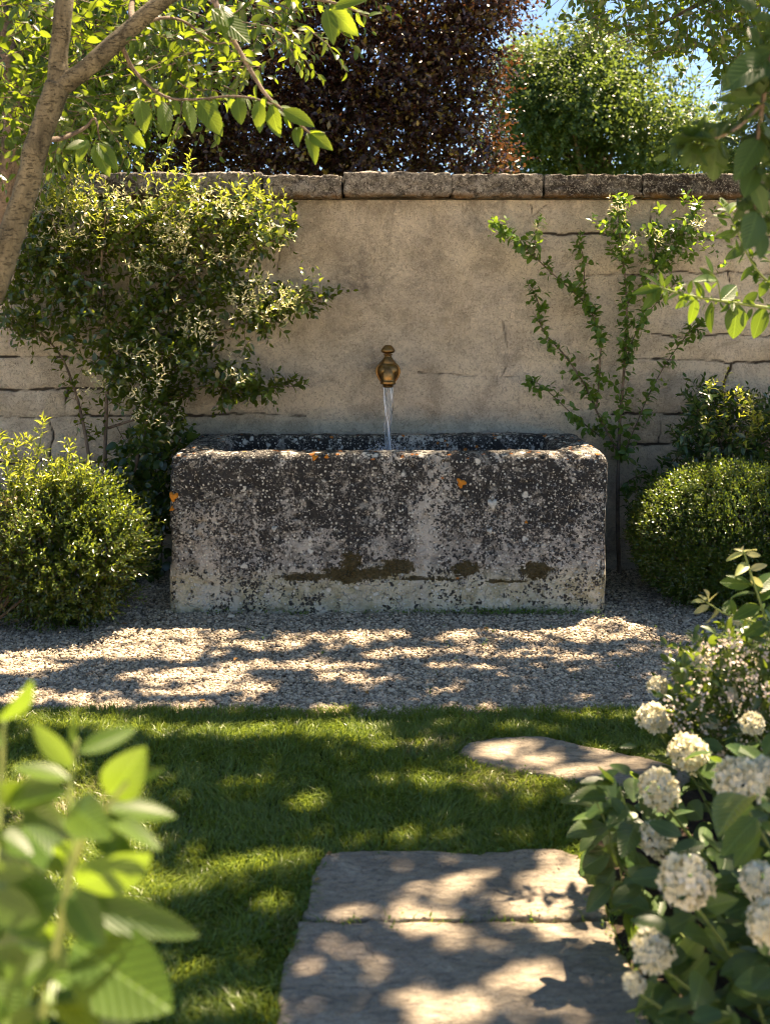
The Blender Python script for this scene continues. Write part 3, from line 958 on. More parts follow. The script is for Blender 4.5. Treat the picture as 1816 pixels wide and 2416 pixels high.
# bell-shaped spout in front
lathe('spout', [(.0001, tz(795)), (.016, tz(795)), (.0215, tz(792)), (.0235, tz(775)), (.024, tz(752)), (.034, tz(748)), (.0365, tz(738)), (.034, tz(726)), (.0365, tz(718)), (.034, tz(708)), (.030, tz(700)),
                (.031, tz(680)), (.031, tz(640)), (.029, tz(590)), (.0255, tz(545)), (.019, tz(510)), (.008, tz(492)), (.0001, tz(488))], M_BRASS, tap, (TAPX, TAPY - .012, 0))
# round body behind it
lathe('body', [(.0001, tz(715)), (.028, tz(712)), (.036, tz(690)), (.046, tz(640)), (.0525, tz(580)), (.0525, tz(545)), (.047, tz(500)), (.038, tz(468)), (.031, tz(456)), (.033, tz(448)), (.031, tz(438)),
               (.027, tz(432)), (.029, tz(424)), (.026, tz(414)), (.0225, tz(400)), (.0225, tz(392)), (.0195, tz(385)), (.0165, tz(365)), (.015, tz(350)), (.021, tz(343)), (.022, tz(336)), (.015, tz(330)), (.0001, tz(326))], M_BRASS, tap, (TAPX, TAPY + .018, 0))
# finial knob, slightly faceted
kp = [(.0001, 325), (.016, 325), (.024, 318), (.0315, 300), (.0325, 280), (.029, 255), (.022, 228), (.015, 208), (.009, 203), (.0001, 207)]
lathe('knob', [(r, tz(y)) for r, y in kp], M_BRASS, tap, (TAPX, TAPY + .018, 0), seg=12)
# side rings
for sx in (-1, 1):
    pts = [(TAPX + sx * .026, TAPY + .01, tz(455)), (TAPX + sx * .046, TAPY + .006, tz(500)), (TAPX + sx * .0525, TAPY + .004, tz(570)), (TAPX + sx * .045, TAPY + .004, tz(650)), (TAPX + sx * .032, TAPY + .004, tz(712))]
    tubes('scroll_arm', [(pts, .0052, .0045)], M_BRASS, tap, 10, 24)
lathe('pipe', [(.020, .03), (.020, .10), (.026, .105), (.026, .125), (.020, .13), (.020, .285)], M_BRASS, tap, (TAPX, TAPY, tz(580)), 'y')
lathe('wall_flange', [(.0001, .262), (.03, .262), (.043, .275), (.048, .292), (.048, .31)], M_BRASS, tap, (TAPX, TAPY, tz(580)), 'y')

# falling water
M_FALL = m_water('falling_water', .75, .02)
stream = thing('water_stream', 'clear stream of water falling from the brass tap into the trough', 'water stream', (TAPX, TAPY - .012, .585))
def stream_mesh():
    n, s = 70, 28
    V = []
    z0, z1 = tz(790), .583
    for i in range(n):
        t = i / (n - 1)
        z = z0 + (z1 - z0) * t
        rad = .0205 * (1 - t) ** .9 + .0125 * (1 - (1 - t) ** .9)
        for j in range(s):
            a = 2 * math.pi * j / s
            rr = rad * (1 + .16 * math.sin(3 * a + t * 9) + .12 * math.sin(5 * a - t * 14) + .10 * math.sin(a * 2 + t * 26) * t)
            V.append((TAPX + .003 * math.sin(t * 7) + rr * math.cos(a), TAPY - .012 + rr * math.sin(a) * .8, z))
    Q = [(i * s + j, i * s + (j + 1) % s, (i + 1) * s + (j + 1) % s, (i + 1) * s + j) for i in range(n - 1) for j in range(s)]
    mesh_np('jet', V, [np.array(Q)], M_FALL, stream, True)
stream_mesh()
# bright strands
sp = []
for j in range(7):
    a = j * .9 + .3
    pts = []
    for i in range(9):
        t = i / 8
        z = tz(790) + (.585 - tz(790)) * t
        rad = .0195 * (1 - t) + .010 * t
        aa = a + 1.5 * math.sin(t * 2.2 + j)
        pts.append((TAPX + rad * math.cos(aa) + .002 * math.sin(t * 17 + j), TAPY - .014 + rad * .8 * math.sin(aa), z))
    sp.append((pts, .0016, .0022))
M_FOAM = m_simple('water_foam', (.75, .80, .86), (.88, .91, .95), 60, rough=.3, spec=.6, bd=.002)
tubes('strands', sp, M_FOAM, stream, 6, 40, .5)
# splash droplets
dn = 520
an = R.random(dn) * 6.28
rr = np.abs(R.normal(0, .055, dn))
dp = np.stack([TAPX + rr * np.cos(an), TAPY - .012 + rr * np.sin(an) * .8, .59 + np.abs(R.normal(0, .035, dn)) * np.exp(-rr * 6)], -1)
octv = np.array([(1, 0, 0), (-1, 0, 0), (0, 1, 0), (0, -1, 0), (0, 0, 1.3), (0, 0, -1.3)], float)
octf = np.array([(0, 2, 4), (2, 1, 4), (1, 3, 4), (3, 0, 4), (2, 0, 5), (1, 2, 5), (3, 1, 5), (0, 3, 5)])
ds = .0010 + .0016 * R.random(dn)
o = mesh_np('splash', (dp[:, None] + octv[None] * ds[:, None, None]).reshape(-1, 3), [(octf[None] + (np.arange(dn) * 6)[:, None, None]).reshape(-1, 3)], M_FOAM, stream, True)
o['kind'] = 'stuff'

# ------------------------------------------------------------------ gravel stones
def gravel():
    n = 170000
    y = YB - .05 + (5.32 - YB) * R.random(n) ** 1.25
    x = (R.random(n) * 2 - 1) * (.40 * y + .1)
    ok = (y > YB + .05 * vn2(x, y * 0, .12, 2) + .04 * vn2(x, y * 0, .03, 4) - .02 - .05 * (R.random(n) > .97))
    ok &= ~((x > TX0 + .02) & (x < TX1 - .02) & (y > TY0 + .02) & (y < TY1))
    x, y = x[ok], y[ok]
    n = len(x)
    s = .0026 + .0034 * R.random(n) ** 2.0
    big = R.random(n) > .97
    s[big] *= 1.7
    base = np.array([(a, b, c) for a in (-1, 1) for b in (-1, 1) for c in (-1, 1)], float) * .72
    base = np.vstack([base, octv * np.array([1.15, 1.15, .9])])
    # 8 cube corners + 6 face centres -> 24 triangles
    fcs = {(8): (4, 6, 7, 5), (9): (0, 1, 3, 2), (10): (2, 3, 7, 6), (11): (0, 4, 5, 1), (12): (1, 5, 7, 3), (13): (0, 2, 6, 4)}
    T = []
    for c, qd in fcs.items():
        for j in range(4):
            T.append((c, qd[j], qd[(j + 1) % 4]))
    T = np.array(T)
    V = base[None] * (1 + R.normal(0, .17, (n, 14, 3)))
    V = V * np.stack([1 + .5 * R.random(n), .8 + .3 * R.random(n), .45 + .35 * R.random(n)], -1)[:, None]
    a, b = R.random(n) * 6.28, R.normal(0, .45, n)
    ca, sa, cb, sb = np.cos(a), np.sin(a), np.cos(b), np.sin(b)
    X1 = V[..., 0]
    Y1 = V[..., 1] * cb[:, None] - V[..., 2] * sb[:, None]
    Z1 = V[..., 1] * sb[:, None] + V[..., 2] * cb[:, None]
    V = np.stack([X1 * ca[:, None] - Y1 * sa[:, None], X1 * sa[:, None] + Y1 * ca[:, None], Z1], -1) * s[:, None, None]
    zz = -.008 + .010 * vn2(x, y, .12, 5) + .007 * R.random(n) + s * .3 + .005 * vn2(x, y, .03, 6)
    V = V + np.stack([x, y, zz], -1)[:, None]
    o = mesh_np('gravel', V.reshape(-1, 3), [(T[None] + (np.arange(n) * 14)[:, None, None]).reshape(-1, 3)], M_STONE, None, False, {'rnd': np.repeat(R.random(n), 14)})
    tag(o, 'pale crushed gravel spread between lawn and wall', 'gravel', kind='stuff')
gravel()

# ------------------------------------------------------------------ grass
def grass():
    n = 250000
    y = 1.75 + (YB + .02 - 1.75) * R.random(n)
    x = (R.random(n) * 2 - 1) * (.42 * y + .12)
    x = np.where(R.random(n) < .10, R.uniform(1.0, 2.6, n), x)
    ok = y < YB + .05 * vn2(x, y * 0, .12, 2) + .05 * vn2(x, y * 0, .03, 4) + .015 + .12 * R.random(n) ** 12
    inside = np.zeros(n, bool)
    for poly in (SL1, SL2, SL3):
        c = poly.mean(0)
        shr = c + (poly - c) * .985
        inside |= inpoly(x, y, shr)
    inside |= inpoly(x, y, bed)
    ok &= ~inside
    jy = YH + F * HC / y
    jx = CX + x / y * F
    ok &= ~((np.abs(jy - 2187) < 12) & (jx > 720) & (jx < 1430) & (R.random(n) < .9))
    # near the joints and edges only a few
    dens = .75 + .5 * vn2(x, y, .11, 8)
    ok &= R.random(n) < dens + .2
    x, y = x[ok], y[ok]
    n = len(x)
    h = (.016 + .020 * R.random(n)) * (1 + .5 * vn2(x, y, .10, 4))
    lean = R.normal(0, .55, (n, 2)) + np.stack([vn2(x, y, .07, 6), vn2(x, y, .07, 7)], -1) * 1.5
    wd = (.0011 + .0010 * R.random(n))
    ph = R.random(n) * 3.14
    side = np.stack([np.cos(ph), np.sin(ph), np.zeros(n)], -1) * wd[:, None]
    b = np.stack([x, y, np.full(n, -.004)], -1)
    L = np.stack([lean[:, 0], lean[:, 1], np.zeros(n)], -1) * h[:, None]
    up = np.zeros((n, 3))
    up[:, 2] = h
    mid = b + up * .6 + L * .35
    tip = b + up * (1 - .25 * np.minimum(1, np.linalg.norm(lean, axis=1)))[:, None] + L
    V = np.stack([b - side, b + side, mid + side * .8, mid - side * .8, tip], 1)
    qd = np.array([(0, 1, 2, 3)])
    tr = np.array([(3, 2, 4)])
    off = (np.arange(n) * 5)[:, None, None]
    dry = vn2(x, y, .22, 21)
    rnd = R.random(n) * .93 + .12 * np.clip(dry * 4 - .9, 0, 1)
    for (cx_, cy_, r_) in [(*G(1190, 1852), .12), (*G(130, 1915), .22), (*G(1040, 1770), .10), (*G(700, 2200), .05)]:  # dry spots, and sun patches put into the blades as pale colour
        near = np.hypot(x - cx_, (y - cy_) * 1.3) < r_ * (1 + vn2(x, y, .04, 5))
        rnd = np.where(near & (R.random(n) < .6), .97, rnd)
    o = mesh_np('grass', V.reshape(-1, 3), [(tr[None] + off).reshape(-1, 3), (qd[None] + off).reshape(-1, 4)], L_GRASS, None, True, {'rnd': np.repeat(rnd, 5)})
    tag(o, 'short green lawn grass around the stone slabs', 'grass', kind='stuff')
grass()
# rough weeds along the slab edges
def edge_weeds():
    pts = []
    for poly, m in ((SL1, 240), (SL2, 130), (SL3, 130)):
        i = R.integers(0, len(poly), m)
        pts.append(poly[i] + R.normal(0, .008, (m, 2)))
    line = np.array([G(720 + t * 720, 2186) for t in R.random(36)])
    pts.append(line + R.normal(0, .003, line.shape))
    p = np.vstack(pts)
    p = p[(p[:, 1] > 1.8)]
    jy = YH + F * HC / p[:, 1]
    p = p[(np.abs(jy - 2186) > 18) | (R.random(len(p)) < .14)]
    p = np.vstack([p, np.column_stack([R.uniform(-.7, 1.1, 34), R.uniform(3.42, 4.45, 34)])])
    P0 = np.column_stack([p, np.full(len(p), .002)])
    D = R.normal(0, .8, P0.shape)
    D[:, 2] = .5 + .5 * R.random(len(p))
    s = shoots(P0, D, .012 + .016 * R.random(len(p)), 4, .011, ang=(75, 50), bend=.3)
    o = leaf_cloud('weeds', T_SM, *s[:4], .5, L_ESP, None)
    tag(o, 'tiny green weeds creeping over the edges of the slabs', 'weeds', kind='stuff')
edge_weeds()

# ------------------------------------------------------------------ crown gaps: where sunlight comes through
lit = [  # x, y, rx, ry in the photograph, lying on the ground
    (150, 1492, 190, 13), (430, 1482, 210, 9), (300, 1540, 230, 14), (620, 1520, 130, 9), (830, 1500, 110, 7), (60, 1575, 100, 17), (700, 1572, 230, 9), (420, 1592, 170, 11), (150, 1645, 170, 17),
    (500, 1628, 170, 11), (860, 1602, 100, 7), (1080, 1537, 160, 7), (1310, 1546, 170, 8), (1500, 1502, 150, 8), (1570, 1537, 150, 11), (1150, 1572, 130, 6), (960, 1542, 120, 9), (320, 1667, 170, 7), (1640, 1600, 120, 10),
    (130, 1705, 160, 15), (380, 1726, 190, 11), (700, 1732, 220, 22), (950, 1762, 110, 13), (1440, 1702, 130, 11), (1250, 1722, 90, 7), (1200, 1852, 120, 18), (1000, 1856, 130, 11), (1300, 1882, 60, 7), (560, 1850, 70, 6),
    (150, 1920, 150, 20), (640, 2040, 120, 18), (470, 2072, 100, 17), (620, 2152, 70, 12), (560, 2390, 120, 14), (330, 2000, 60, 12), (740, 1900, 60, 7),
    (1210, 1775, 80, 6), (1265, 1803, 66, 8), (1420, 1806, 90, 7), (1330, 1832, 120, 8),
    (1080, 2065, 80, 14), (1150, 2043, 52, 6), (980, 2055, 34, 6), (1060, 2120, 70, 9), (1000, 2176, 86, 9), (1230, 2166, 86, 9), (900, 2160, 60, 7), (1330, 2138, 36, 4),
    (950, 2202, 86, 8), (1200, 2192, 60, 8), (1220, 2330, 96, 14), (1295, 2350, 52, 8), (1030, 2375, 125, 18), (920, 2322, 70, 10), (890, 2290, 60, 8), (1150, 2392, 66, 10), (1340, 2345, 26, 8), (830, 2235, 60, 8), (1120, 2395, 60, 8)]
LIT = []
for (x, y, rx, ry) in lit:
    X, Y = G(x, y)
    LIT.append((X, Y, rx / F * Y, ry * Y * Y / (F * HC)))
# and volumes that catch the sun: centre, radius, share of leaves kept away
for q_ in range(70):
    y_ = R.uniform(1.9, 4.2)
    r_ = .012 + .03 * R.random() ** 2
    LIT.append((R.uniform(-.40, .40) * y_, y_, r_ * 1.5, r_))
VOL = [((-1.32, 4.42, .30), .40, .95), ((-1.45, 4.36, .6), .30, .95), ((1.5, 4.72, .55), .40, .75), ((-1.1, 4.98, 1.6), .42, .85), ((-.5, 4.98, 1.55), .3, .8), ((1.3, 5.1, 1.65), .35, .7), ((.014, 4.55, .66), .25, .6), ((-.6, 4.55, .66), .25, .7), *[((-1.2 + .25 * q_, 5.25, 1.9), .17, .8) for q_ in range(12)],
       ((.75, 4.55, .66), .3, .7), ((-.6, 3.0, 2.0), .35, .85), ((-.25, 2.9, 1.75), .3, .95), ((-.26, .9, .90), .20, .4), ((1.0, 2.8, 1.3), .3, .85), ((1.0, 2.7, .4), .22, .7), ((-1.1, 3.3, 2.2), .5, .9), ((-.3, 3.4, 2.3), .45, .9), ((1.4, 4.95, 1.0), .25, .7), ((.60, 2.1, .38), .18, .5), ((.55, 1.75, .38), .14, .6), ((.66, 2.5, .4), .15, .6)]

def shade_ok(p):
    """True for leaves that do not block a patch of sunlight"""
    t = p[:, 2] / SUN[2]
    gx_ = p[:, 0] - SUN[0] * t
    gy_ = p[:, 1] - SUN[1] * t
    wx = gx_ + .05 * vn2(gx_, gy_, .09, 3) + .02 * vn2(gx_, gy_, .03, 4)
    wy = gy_ + .05 * vn2(gx_, gy_, .09, 5) + .02 * vn2(gx_, gy_, .03, 6)
    ok = np.ones(len(p), bool)
    for (X, Y, a, b) in LIT:
        ok &= (R.random(len(p)) < .045) | (((wx - X) / (a * .95 + .012)) ** 2 + ((wy - Y) / (b * .9 + .014)) ** 2 > 1)
    for c, r, pr in VOL:
        d = p - np.array(c)
        al = (d * SUN).sum(1)
        dist = np.linalg.norm(d - al[:, None] * SUN, axis=1)
        ok &= ~((dist < r) & (al > 0) & (R.random(len(p)) < pr))
    return ok

# ------------------------------------------------------------------ overhead crowns
def crown_shoots(n, leaf=.085, k=9):
    """shoots of the high crown whose shade falls on the garden floor"""
    gx_ = R.uniform(-2.3, 2.2, n)
    gy_ = .9 + 4.1 * R.random(n) ** 1.1
    t = (4.7 + 1.9 * R.random(n)) / SUN[2]
    p = np.stack([gx_ + SUN[0] * t, gy_ + SUN[1] * t, SUN[2] * t], -1)
    D = R.normal(0, 1, (n, 3))
    D[:, 2] *= .35
    return shoots(p, D, .22 + .18 * R.random(n), k, leaf, ang=(65, 35), droop=.15, up=1.2)

def filter_leaves(s, allowed=None, margin=14):
    pos = s[0] + unit(s[1]) * (s[3] * .5)[:, None]
    ok = shade_ok(pos)
    px_, py_ = proj(pos)
    seen = (py_ > -margin) & (px_ > -40) & (px_ < 1856) & (pos[:, 1] > 0)
    if allowed is not None:
        seen &= ~allowed(px_, py_)
    ok &= ~seen
    return tuple(a[ok] for a in s[:4])

# ------------------------------------------------------------------ left tree
ltree = thing('young_tree', 'slim pale-barked tree forking at the upper left with hanging toothed leaves', 'tree', (-1.32, 2.95, 0))
ZT = 3.0
tk = [(-1.32, 2.95, -.02), (-1.27, 2.97, .6), P(-62, 810, ZT), P(-2, 640, ZT), P(52, 480, ZT), P(93, 330, ZT), P(138, 200, ZT)]
tubes('trunk', [(tk, [.054, .045, .038, .036, .034, .033, .035], 0)], M_BARK, ltree, 22, 90, .16)
l1 = [P(136, 205, ZT), P(140, 120, ZT), P(150, 20, ZT), P(166, -120, 3.05), P(150, -330, 3.2), (-.7, 3.5, 3.1), (-.6, 3.8, 3.7)]
l2 = [P(132, 212, ZT), P(200, 165, 3.0), P(290, 85, 3.02), P(400, -10, 3.05), P(560, -120, 3.2), (-.2, 3.7, 2.75), (.25, 4.2, 3.1), (.6, 4.7, 3.5)]
tubes('limb', [(l1, [.029, .026, .025, .023, .02, .016, .010], 0)], M_BARK, ltree, 16, 60, .16)
tubes('limb', [(l2, [.029, .026, .025, .023, .021, .018, .014, .008], 0)], M_BARK, ltree, 16, 70, .16)
b1 = [P(400, -10, 3.05), P(470, -30, 2.98), P(503, -4, 2.95), P(528, 54, 2.93), P(574, 135, 2.9), P(622, 216, 2.88), P(660, 254, 2.87), P(731, 314, 2.85)]
b2 = [P(280, 92, 3.03), P(320, 170, 3.1), P(390, 228, 3.05), P(470, 234, 3.0), P(541, 227, 2.95), P(601, 233, 2.9), P(650, 250, 2.9)]
b3 = [P(300, 78, 3.03), P(379, 43, 3.1), P(440, 54, 3.2), P(500, 100, 3.2), P(560, 96, 3.2)]
b4 = [P(110, 330, 3.0), P(150, 325, 3.05), P(200, 302, 3.1), P(225, 280, 3.1), P(236, 330, 3.08)]
b5 = [P(500, -10, 3.05), P(600, -40, 3.2), P(700, -10, 3.3), P(800, 10, 3.3), P(868, 40, 3.3)]
b6 = [P(320, 60, 3.03), P(310, 20, 3.2), P(325, -40, 3.3)]
tubes('branch', [(b1, [.012, .010, .009, .0075, .006, .005, .004, .0025], 0), (b2, [.008, .005, .004, .0035, .003, .0022], 0), (b3, .006, .002), (b4, .009, .002), (b5, .010, .002), (b6, .012, .006)], M_BARK2, ltree, 8, 40, .1)

def along(pts, n, f0=0.0, f1=1.0):
    c = spline(pts, 200)
    t = np.linspace(f0, f1, n)
    i = (t * 199).astype(int)
    tan = unit(np.gradient(c, axis=0))
    return c[i], tan[i]

def branch_leaves(pts, n, leaf, f0=.05, droop=.7, side=.9, f1=1.0):
    p, t = along(pts, n, f0, f1)
    sgn = np.where(np.arange(n) % 2, 1, -1)[:, None]
    cr = unit(np.cross(t, np.tile([0, 1.0, 0], (n, 1))))
    d = t * .55 + sgn * cr * side + R.normal(0, .25, (n, 3))
    d[:, 2] -= droop
    nr = np.stack([R.normal(0, .45, n), -np.abs(R.normal(.55, .3, n)), np.abs(R.normal(.7, .3, n))], -1)
    sz = leaf * (.72 + .5 * R.random(n))
    return p, d, nr, sz

hero = [branch_leaves(b1, 26, .042, .10, .4), branch_leaves(b2, 18, .044, .2, .9, .5), branch_leaves(b3, 20, .038, .2, .5), branch_leaves(b4, 12, .040, .4, .6), branch_leaves(b5, 28, .044, .1, .6)]
# the terminal leaves
extra = [((727, 310), (790, 355), .75), ((727, 312), (752, 385), .75), ((700, 300), (700, 345), .7), ((668, 258), (750, 300), .6), ((640, 250), (655, 328), .8), ((610, 240), (612, 314), .7), ((225, 340), (258, 416), .8),
         ((232, 338), (284, 402), .7), ((296, 296), (341, 348), .8), ((205, 335), (150, 350), .7), ((208, 330), (175, 388), .7), ((560, 232), (570, 300), .7), ((500, 20), (604, 110), .55), ((520, 10), (560, 70), .7),
         ((770, 20), (790, 110), .7), ((780, 22), (845, 82), .7), ((790, 15), (870, -10), .5), ((440, 236), (460, 322), .6), ((470, 236), (530, 326), .55), ((385, 240), (397, 330), .7), ((330, 235), (345, 312), .8)]
ep, ed, en, es = [], [], [], []
for a, b, wd_ in extra:
    A_, B_ = P(*a, 2.86), P(*b, 2.82)
    ep.append(A_)
    ed.append(B_ - A_)
    en.append((R.normal(0, .3), -.9, .4))
    es.append(.88 * np.linalg.norm(B_ - A_))
hero.append((np.array(ep), np.array(ed), np.array(en), np.array(es)))
H = cat(*hero)
leaf_cloud('leaves', T_BIG, H[0], H[1], H[2], H[3], .42 + .14 * R.random(len(H[0])), L_TREE, ltree)

TL = [(-60, -40), (880, -40), (850, 40), (800, 70), (740, 150), (650, 150), (560, 190), (480, 240), (330, 270), (240, 300), (200, 330), (100, 380), (-60, 400)]
def poly_points(poly, n, y0, y1):
    """random points whose view falls inside a polygon of the photograph, at depths y0..y1"""
    a = np.array(poly, float)
    out = []
    while sum(map(len, out)) < n:
        x = R.uniform(a[:, 0].min(), a[:, 0].max(), n * 2)
        y = R.uniform(a[:, 1].min(), a[:, 1].max(), n * 2)
        k = inpoly(x, y, poly)
        x, y = x[k], y[k]
        Y = R.uniform(y0, y1, len(x))
        out.append(np.stack([(x - CX) / F * Y, Y, HC - (y - YH) / F * Y], -1))
    return np.vstack(out)[:n]

pp = poly_points(TL, 640, 3.15, 4.4)
fx = (pp[:, 0] / pp[:, 1] * F + CX)
pp = pp[R.random(len(pp)) < np.clip(1.25 - fx / 800, .25, 1)]
D = R.normal(0, 1, pp.shape)
D[:, 2] = D[:, 2] * .4 - .15
s1 = shoots(pp, D, .15 + .12 * R.random(len(pp)), 9, .043, ang=(65, 35), droop=.35, up=.8)
leaf_cloud('foliage', T_MD, *s1[:4], .5, L_CROWN, ltree)
twigs('twigs', [s1[4]], .0022, M_BARK2, ltree)
# limbs carrying the upper crown
tubes('upper_limb', [([l1[5], (-1.0, 3.9, 3.9), (-2.0, 4.6, 4.2)], .018, .005), ([l1[4], (-1.2, 3.0, 3.0), (-1.9, 2.8, 3.4)], .018, .005), ([l1[6], (-.2, 4.4, 4.0), (.0, 5.0, 4.3)], .012, .004), ([l2[6], (.1, 3.8, 3.6), (.0, 3.2, 3.4)], .010, .004)], M_BARK2, ltree, 8, 16)

# second, rougher stem behind at the far left
t2 = thing('background_tree', 'rough dark trunk behind the pale forking tree at the far left', 'tree', (-1.75, 3.9, 0))
tk2 = [(-1.75, 3.9, -.02), (-1.62, 3.9, .7), P(-15, 560, 3.9), P(18, 430, 3.9), P(32, 330, 3.9), P(30, 240, 3.9), P(18, 120, 3.9), P(-10, -80, 3.95), (-1.5, 4.1, 3.3)]
tubes('trunk', [(tk2, [.06, .05, .044, .042, .038, .034, .03, .026, .02], 0)], M_BARK2, t2, 16, 60, .25)
br = [P(32, 300, 3.9), P(52, 230, 3.95), P(48, 130, 4.0), P(70, 20, 4.05), P(90, -80, 4.1)]
tubes('branch', [(br, .018, .008)], M_BARK2, t2, 8, 24, .15)
pp = poly_points([(-80, -60), (240, -60), (200, 120), (120, 260), (60, 330), (-80, 380)], 90, 3.9, 4.6)
D = R.normal(0, 1, pp.shape)
sb = shoots(pp, D, .2, 9, .05, droop=.3)
leaf_cloud('foliage', T_MD, *sb[:4], .52, L_CROWN, t2)

# ------------------------------------------------------------------ right tree: overhead crown and hanging fringe
rtree = thing('overhanging_tree', 'leafy tree reaching in from the top right with small sunlit leaves', 'tree', (2.55, 4.3, 0))
rk = [(2.55, 4.3, -.02), (2.5, 4.32, 1.0), (2.42, 4.35, 2.0), (2.3, 4.4, 2.8)]
tubes('trunk', [(rk, [.11, .095, .085, .07], 0)], M_BARK, rtree, 18, 50, .18)
r1 = [(2.3, 4.4, 2.8), (1.9, 4.45, 3.1), (1.45, 4.5, 3.15), (1.0, 4.6, 3.05), (.75, 4.7, 2.85)]
r2 = [(2.36, 4.38, 2.5), (2.0, 4.6, 2.75), (1.7, 4.7, 2.72), (1.45, 4.75, 2.62), (1.2, 4.8, 2.5)]
r3 = [(2.3, 4.4, 2.8), (1.8, 4.0, 3.4), (1.0, 3.6, 3.5), (.5, 3.2, 3.3)]
tubes('limb', [(r1, .05, .010)], M_BARK, rtree, 12, 40, .15)
tubes('limb', [(r2, .035, .006)], M_BARK, rtree, 12, 40, .15)
tubes('limb', [(r3, .05, .010)], M_BARK, rtree, 12, 40, .15)
TR = [(1300, -60), (1340, 20), (1310, 50), (1400, 70), (1480, 90), (1540, 150), (1600, 135), (1650, 110), (1700, 200), (1760, 260), (1900, 300), (1900, -60)]
pp = poly_points(TR, 460, 4.3, 5.1)
D = R.normal(0, 1, pp.shape)
D[:, 2] = D[:, 2] * .3 - .3
s3 = shoots(pp, D, .10 + .10 * R.random(len(pp)), 8, .042, ang=(60, 30), droop=.4)
def trim(s, poly, grow=0):
    pos = s[0] + unit(s[1]) * s[3][:, None]
    px_, py_ = proj(pos)
    k = inpoly(px_, py_, poly) | (R.random(len(px_)) < .12)
    return tuple(a[k] for a in s[:4])
leaf_cloud('foliage', T_MD, *trim(s3, TR), .5, L_CROWN, rtree)
twigs('twigs', [s3[4]], .0018, M_BARK2, rtree)
s4 = crown_shoots(6400)
leaf_cloud('upper_foliage', T_MD, *filter_leaves(s4), .6, L_CROWN, rtree)
up_ = [([(2.3, 4.4, 2.7), (2.1 + .3 * dx, 4.6 + .4 * dy, 4.0), (2.0 + dx, 5.0 + dy, 5.3 + .5 * R.random())], .035, .006) for dx, dy in [(0, 0), (1.2, .3), (-1.3, .2), (-.6, 1.4), (.9, 1.6), (-1.4, -1.0), (.5, -1.2), (1.6, -.6), (-.2, 2.2)]]
tubes('upper_limb', up_, M_BARK2, rtree, 8, 20)

# ------------------------------------------------------------------ trees behind the wall
def clump_tree(name, label, cat_, base, trunk_r, clumps, mat, leaf, nper, k=7, shell=.45, group=None, T=T_FAR, wid=.6, th=None, droop=.1, L=.28):
    o = thing(name, label, cat_, base)
    top = np.array(clumps[0][0])
    if th is None:
        th = top
    tubes('trunk', [([base, (np.array(base) + th) / 2 + [.05, 0, 0], th], trunk_r, trunk_r * .4)], M_BARK2, o, 12, 24, .15)
    ss, sp_ = [], []
    for c, r in clumps:
        c = np.array(c, float)
        n = int(nper * (r[0] * r[1] * r[2]) ** (2 / 3))
        u = unit(R.normal(0, 1, (n, 3)))
        rad = shell + (1 - shell) * R.random(n) ** .6
        rad = rad * (1 + .28 * vn3(u * 3 + c, 1.0, 4) + .22 * vn3(u * 8 + c, 1.0, 6))
        p = c + u * np.array(r) * rad[:, None]
        D = u + R.normal(0, .45, (n, 3)) + [0, 0, .25]
        ss.append(shoots(p, D, L * (.6 + .8 * R.random(n)), k, leaf, ang=(65, 30), droop=droop, up=.6))
        if len(sp_) < 14:
            a = (np.array(base) + th) / 2
            sp_.append(([a + (th - a) * R.random(), (a + c) / 2 + [0, 0, .1], c], trunk_r * .35, trunk_r * .08))
    tubes('limbs', sp_, M_BARK2, o, 6, 10)
    S = cat(*[s[:4] for s in ss])
    leaf_cloud('crown', T, *S, wid, mat, o)
    return o

def ball(cx_, cy_, r, Y, squash=1.0):
    c = P(cx_, cy_, Y)
    return (tuple(c), (r / F * Y, r / F * Y * .8, r / F * Y * squash))

# purple-leaved tree
cl = []
for (x, y, r, Y) in [(620, 60, 300, 9.4), (900, 60, 210, 9.0), (1020, -60, 190, 9.0), (900, 250, 190, 9.0), (1010, 180, 150, 8.8), (1060, 330, 110, 8.8), (760, 330, 190, 8.8), (560, 330, 190, 8.8), (360, 340, 170, 8.8), (1060, 60, 120, 8.8), (1130, -50, 100, 8.8),
                     (700, -180, 300, 9.4), (420, 120, 260, 9.4), (950, 400, 160, 8.8), (1100, 420, 110, 9.0), (1180, -20, 60, 8.8), (1100, 120, 70, 8.8), (1090, 270, 60, 8.8), (640, 430, 200, 9), (200, 350, 200, 9.2)]:
    cl.append(ball(x, y, r, Y))
clump_tree('purple_tree', 'dark purple-leaved tree rising behind the middle of the wall', 'tree', tuple(P(700, 1000, 9.4) * [1, 1, 0]), .16, cl, L_PURP, .060, 1500, k=8, th=P(720, 150, 9.4), L=.26)
# broad green tree far right
cl = [ball(1380, 330, 150, 17), ball(1480, 360, 130, 17.2), ball(1280, 370, 120, 17), ball(1400, 460, 200, 17), ball(1410, 220, 90, 17)]
for q_ in range(64):
    a_ = math.pi * (.02 + .96 * R.random())
    f_ = .45 + .55 * R.random() ** .6
    cl.append(ball(1395 - 240 * f_ * math.cos(a_) * (1 + .1 * R.random()), 390 - 285 * f_ * math.sin(a_) ** .9, 26 + 38 * R.random() * (1.3 - f_ * .6), 17 - 1.1 * (1 - f_) - .5 + R.normal(0, .35)))
cl += [ball(1640, 330, 50, 17), ball(1660, 390, 70, 17), ball(1180, 400, 60, 17), ball(1150, 420, 50, 17)]
clump_tree('green_tree', 'round bright green tree standing against the blue sky beyond the wall', 'tree', tuple(P(1400, 1000, 17) * [1, 1, 0]), .2, cl, L_FAR, .080, 950, k=8, th=P(1400, 250, 17), L=.34)
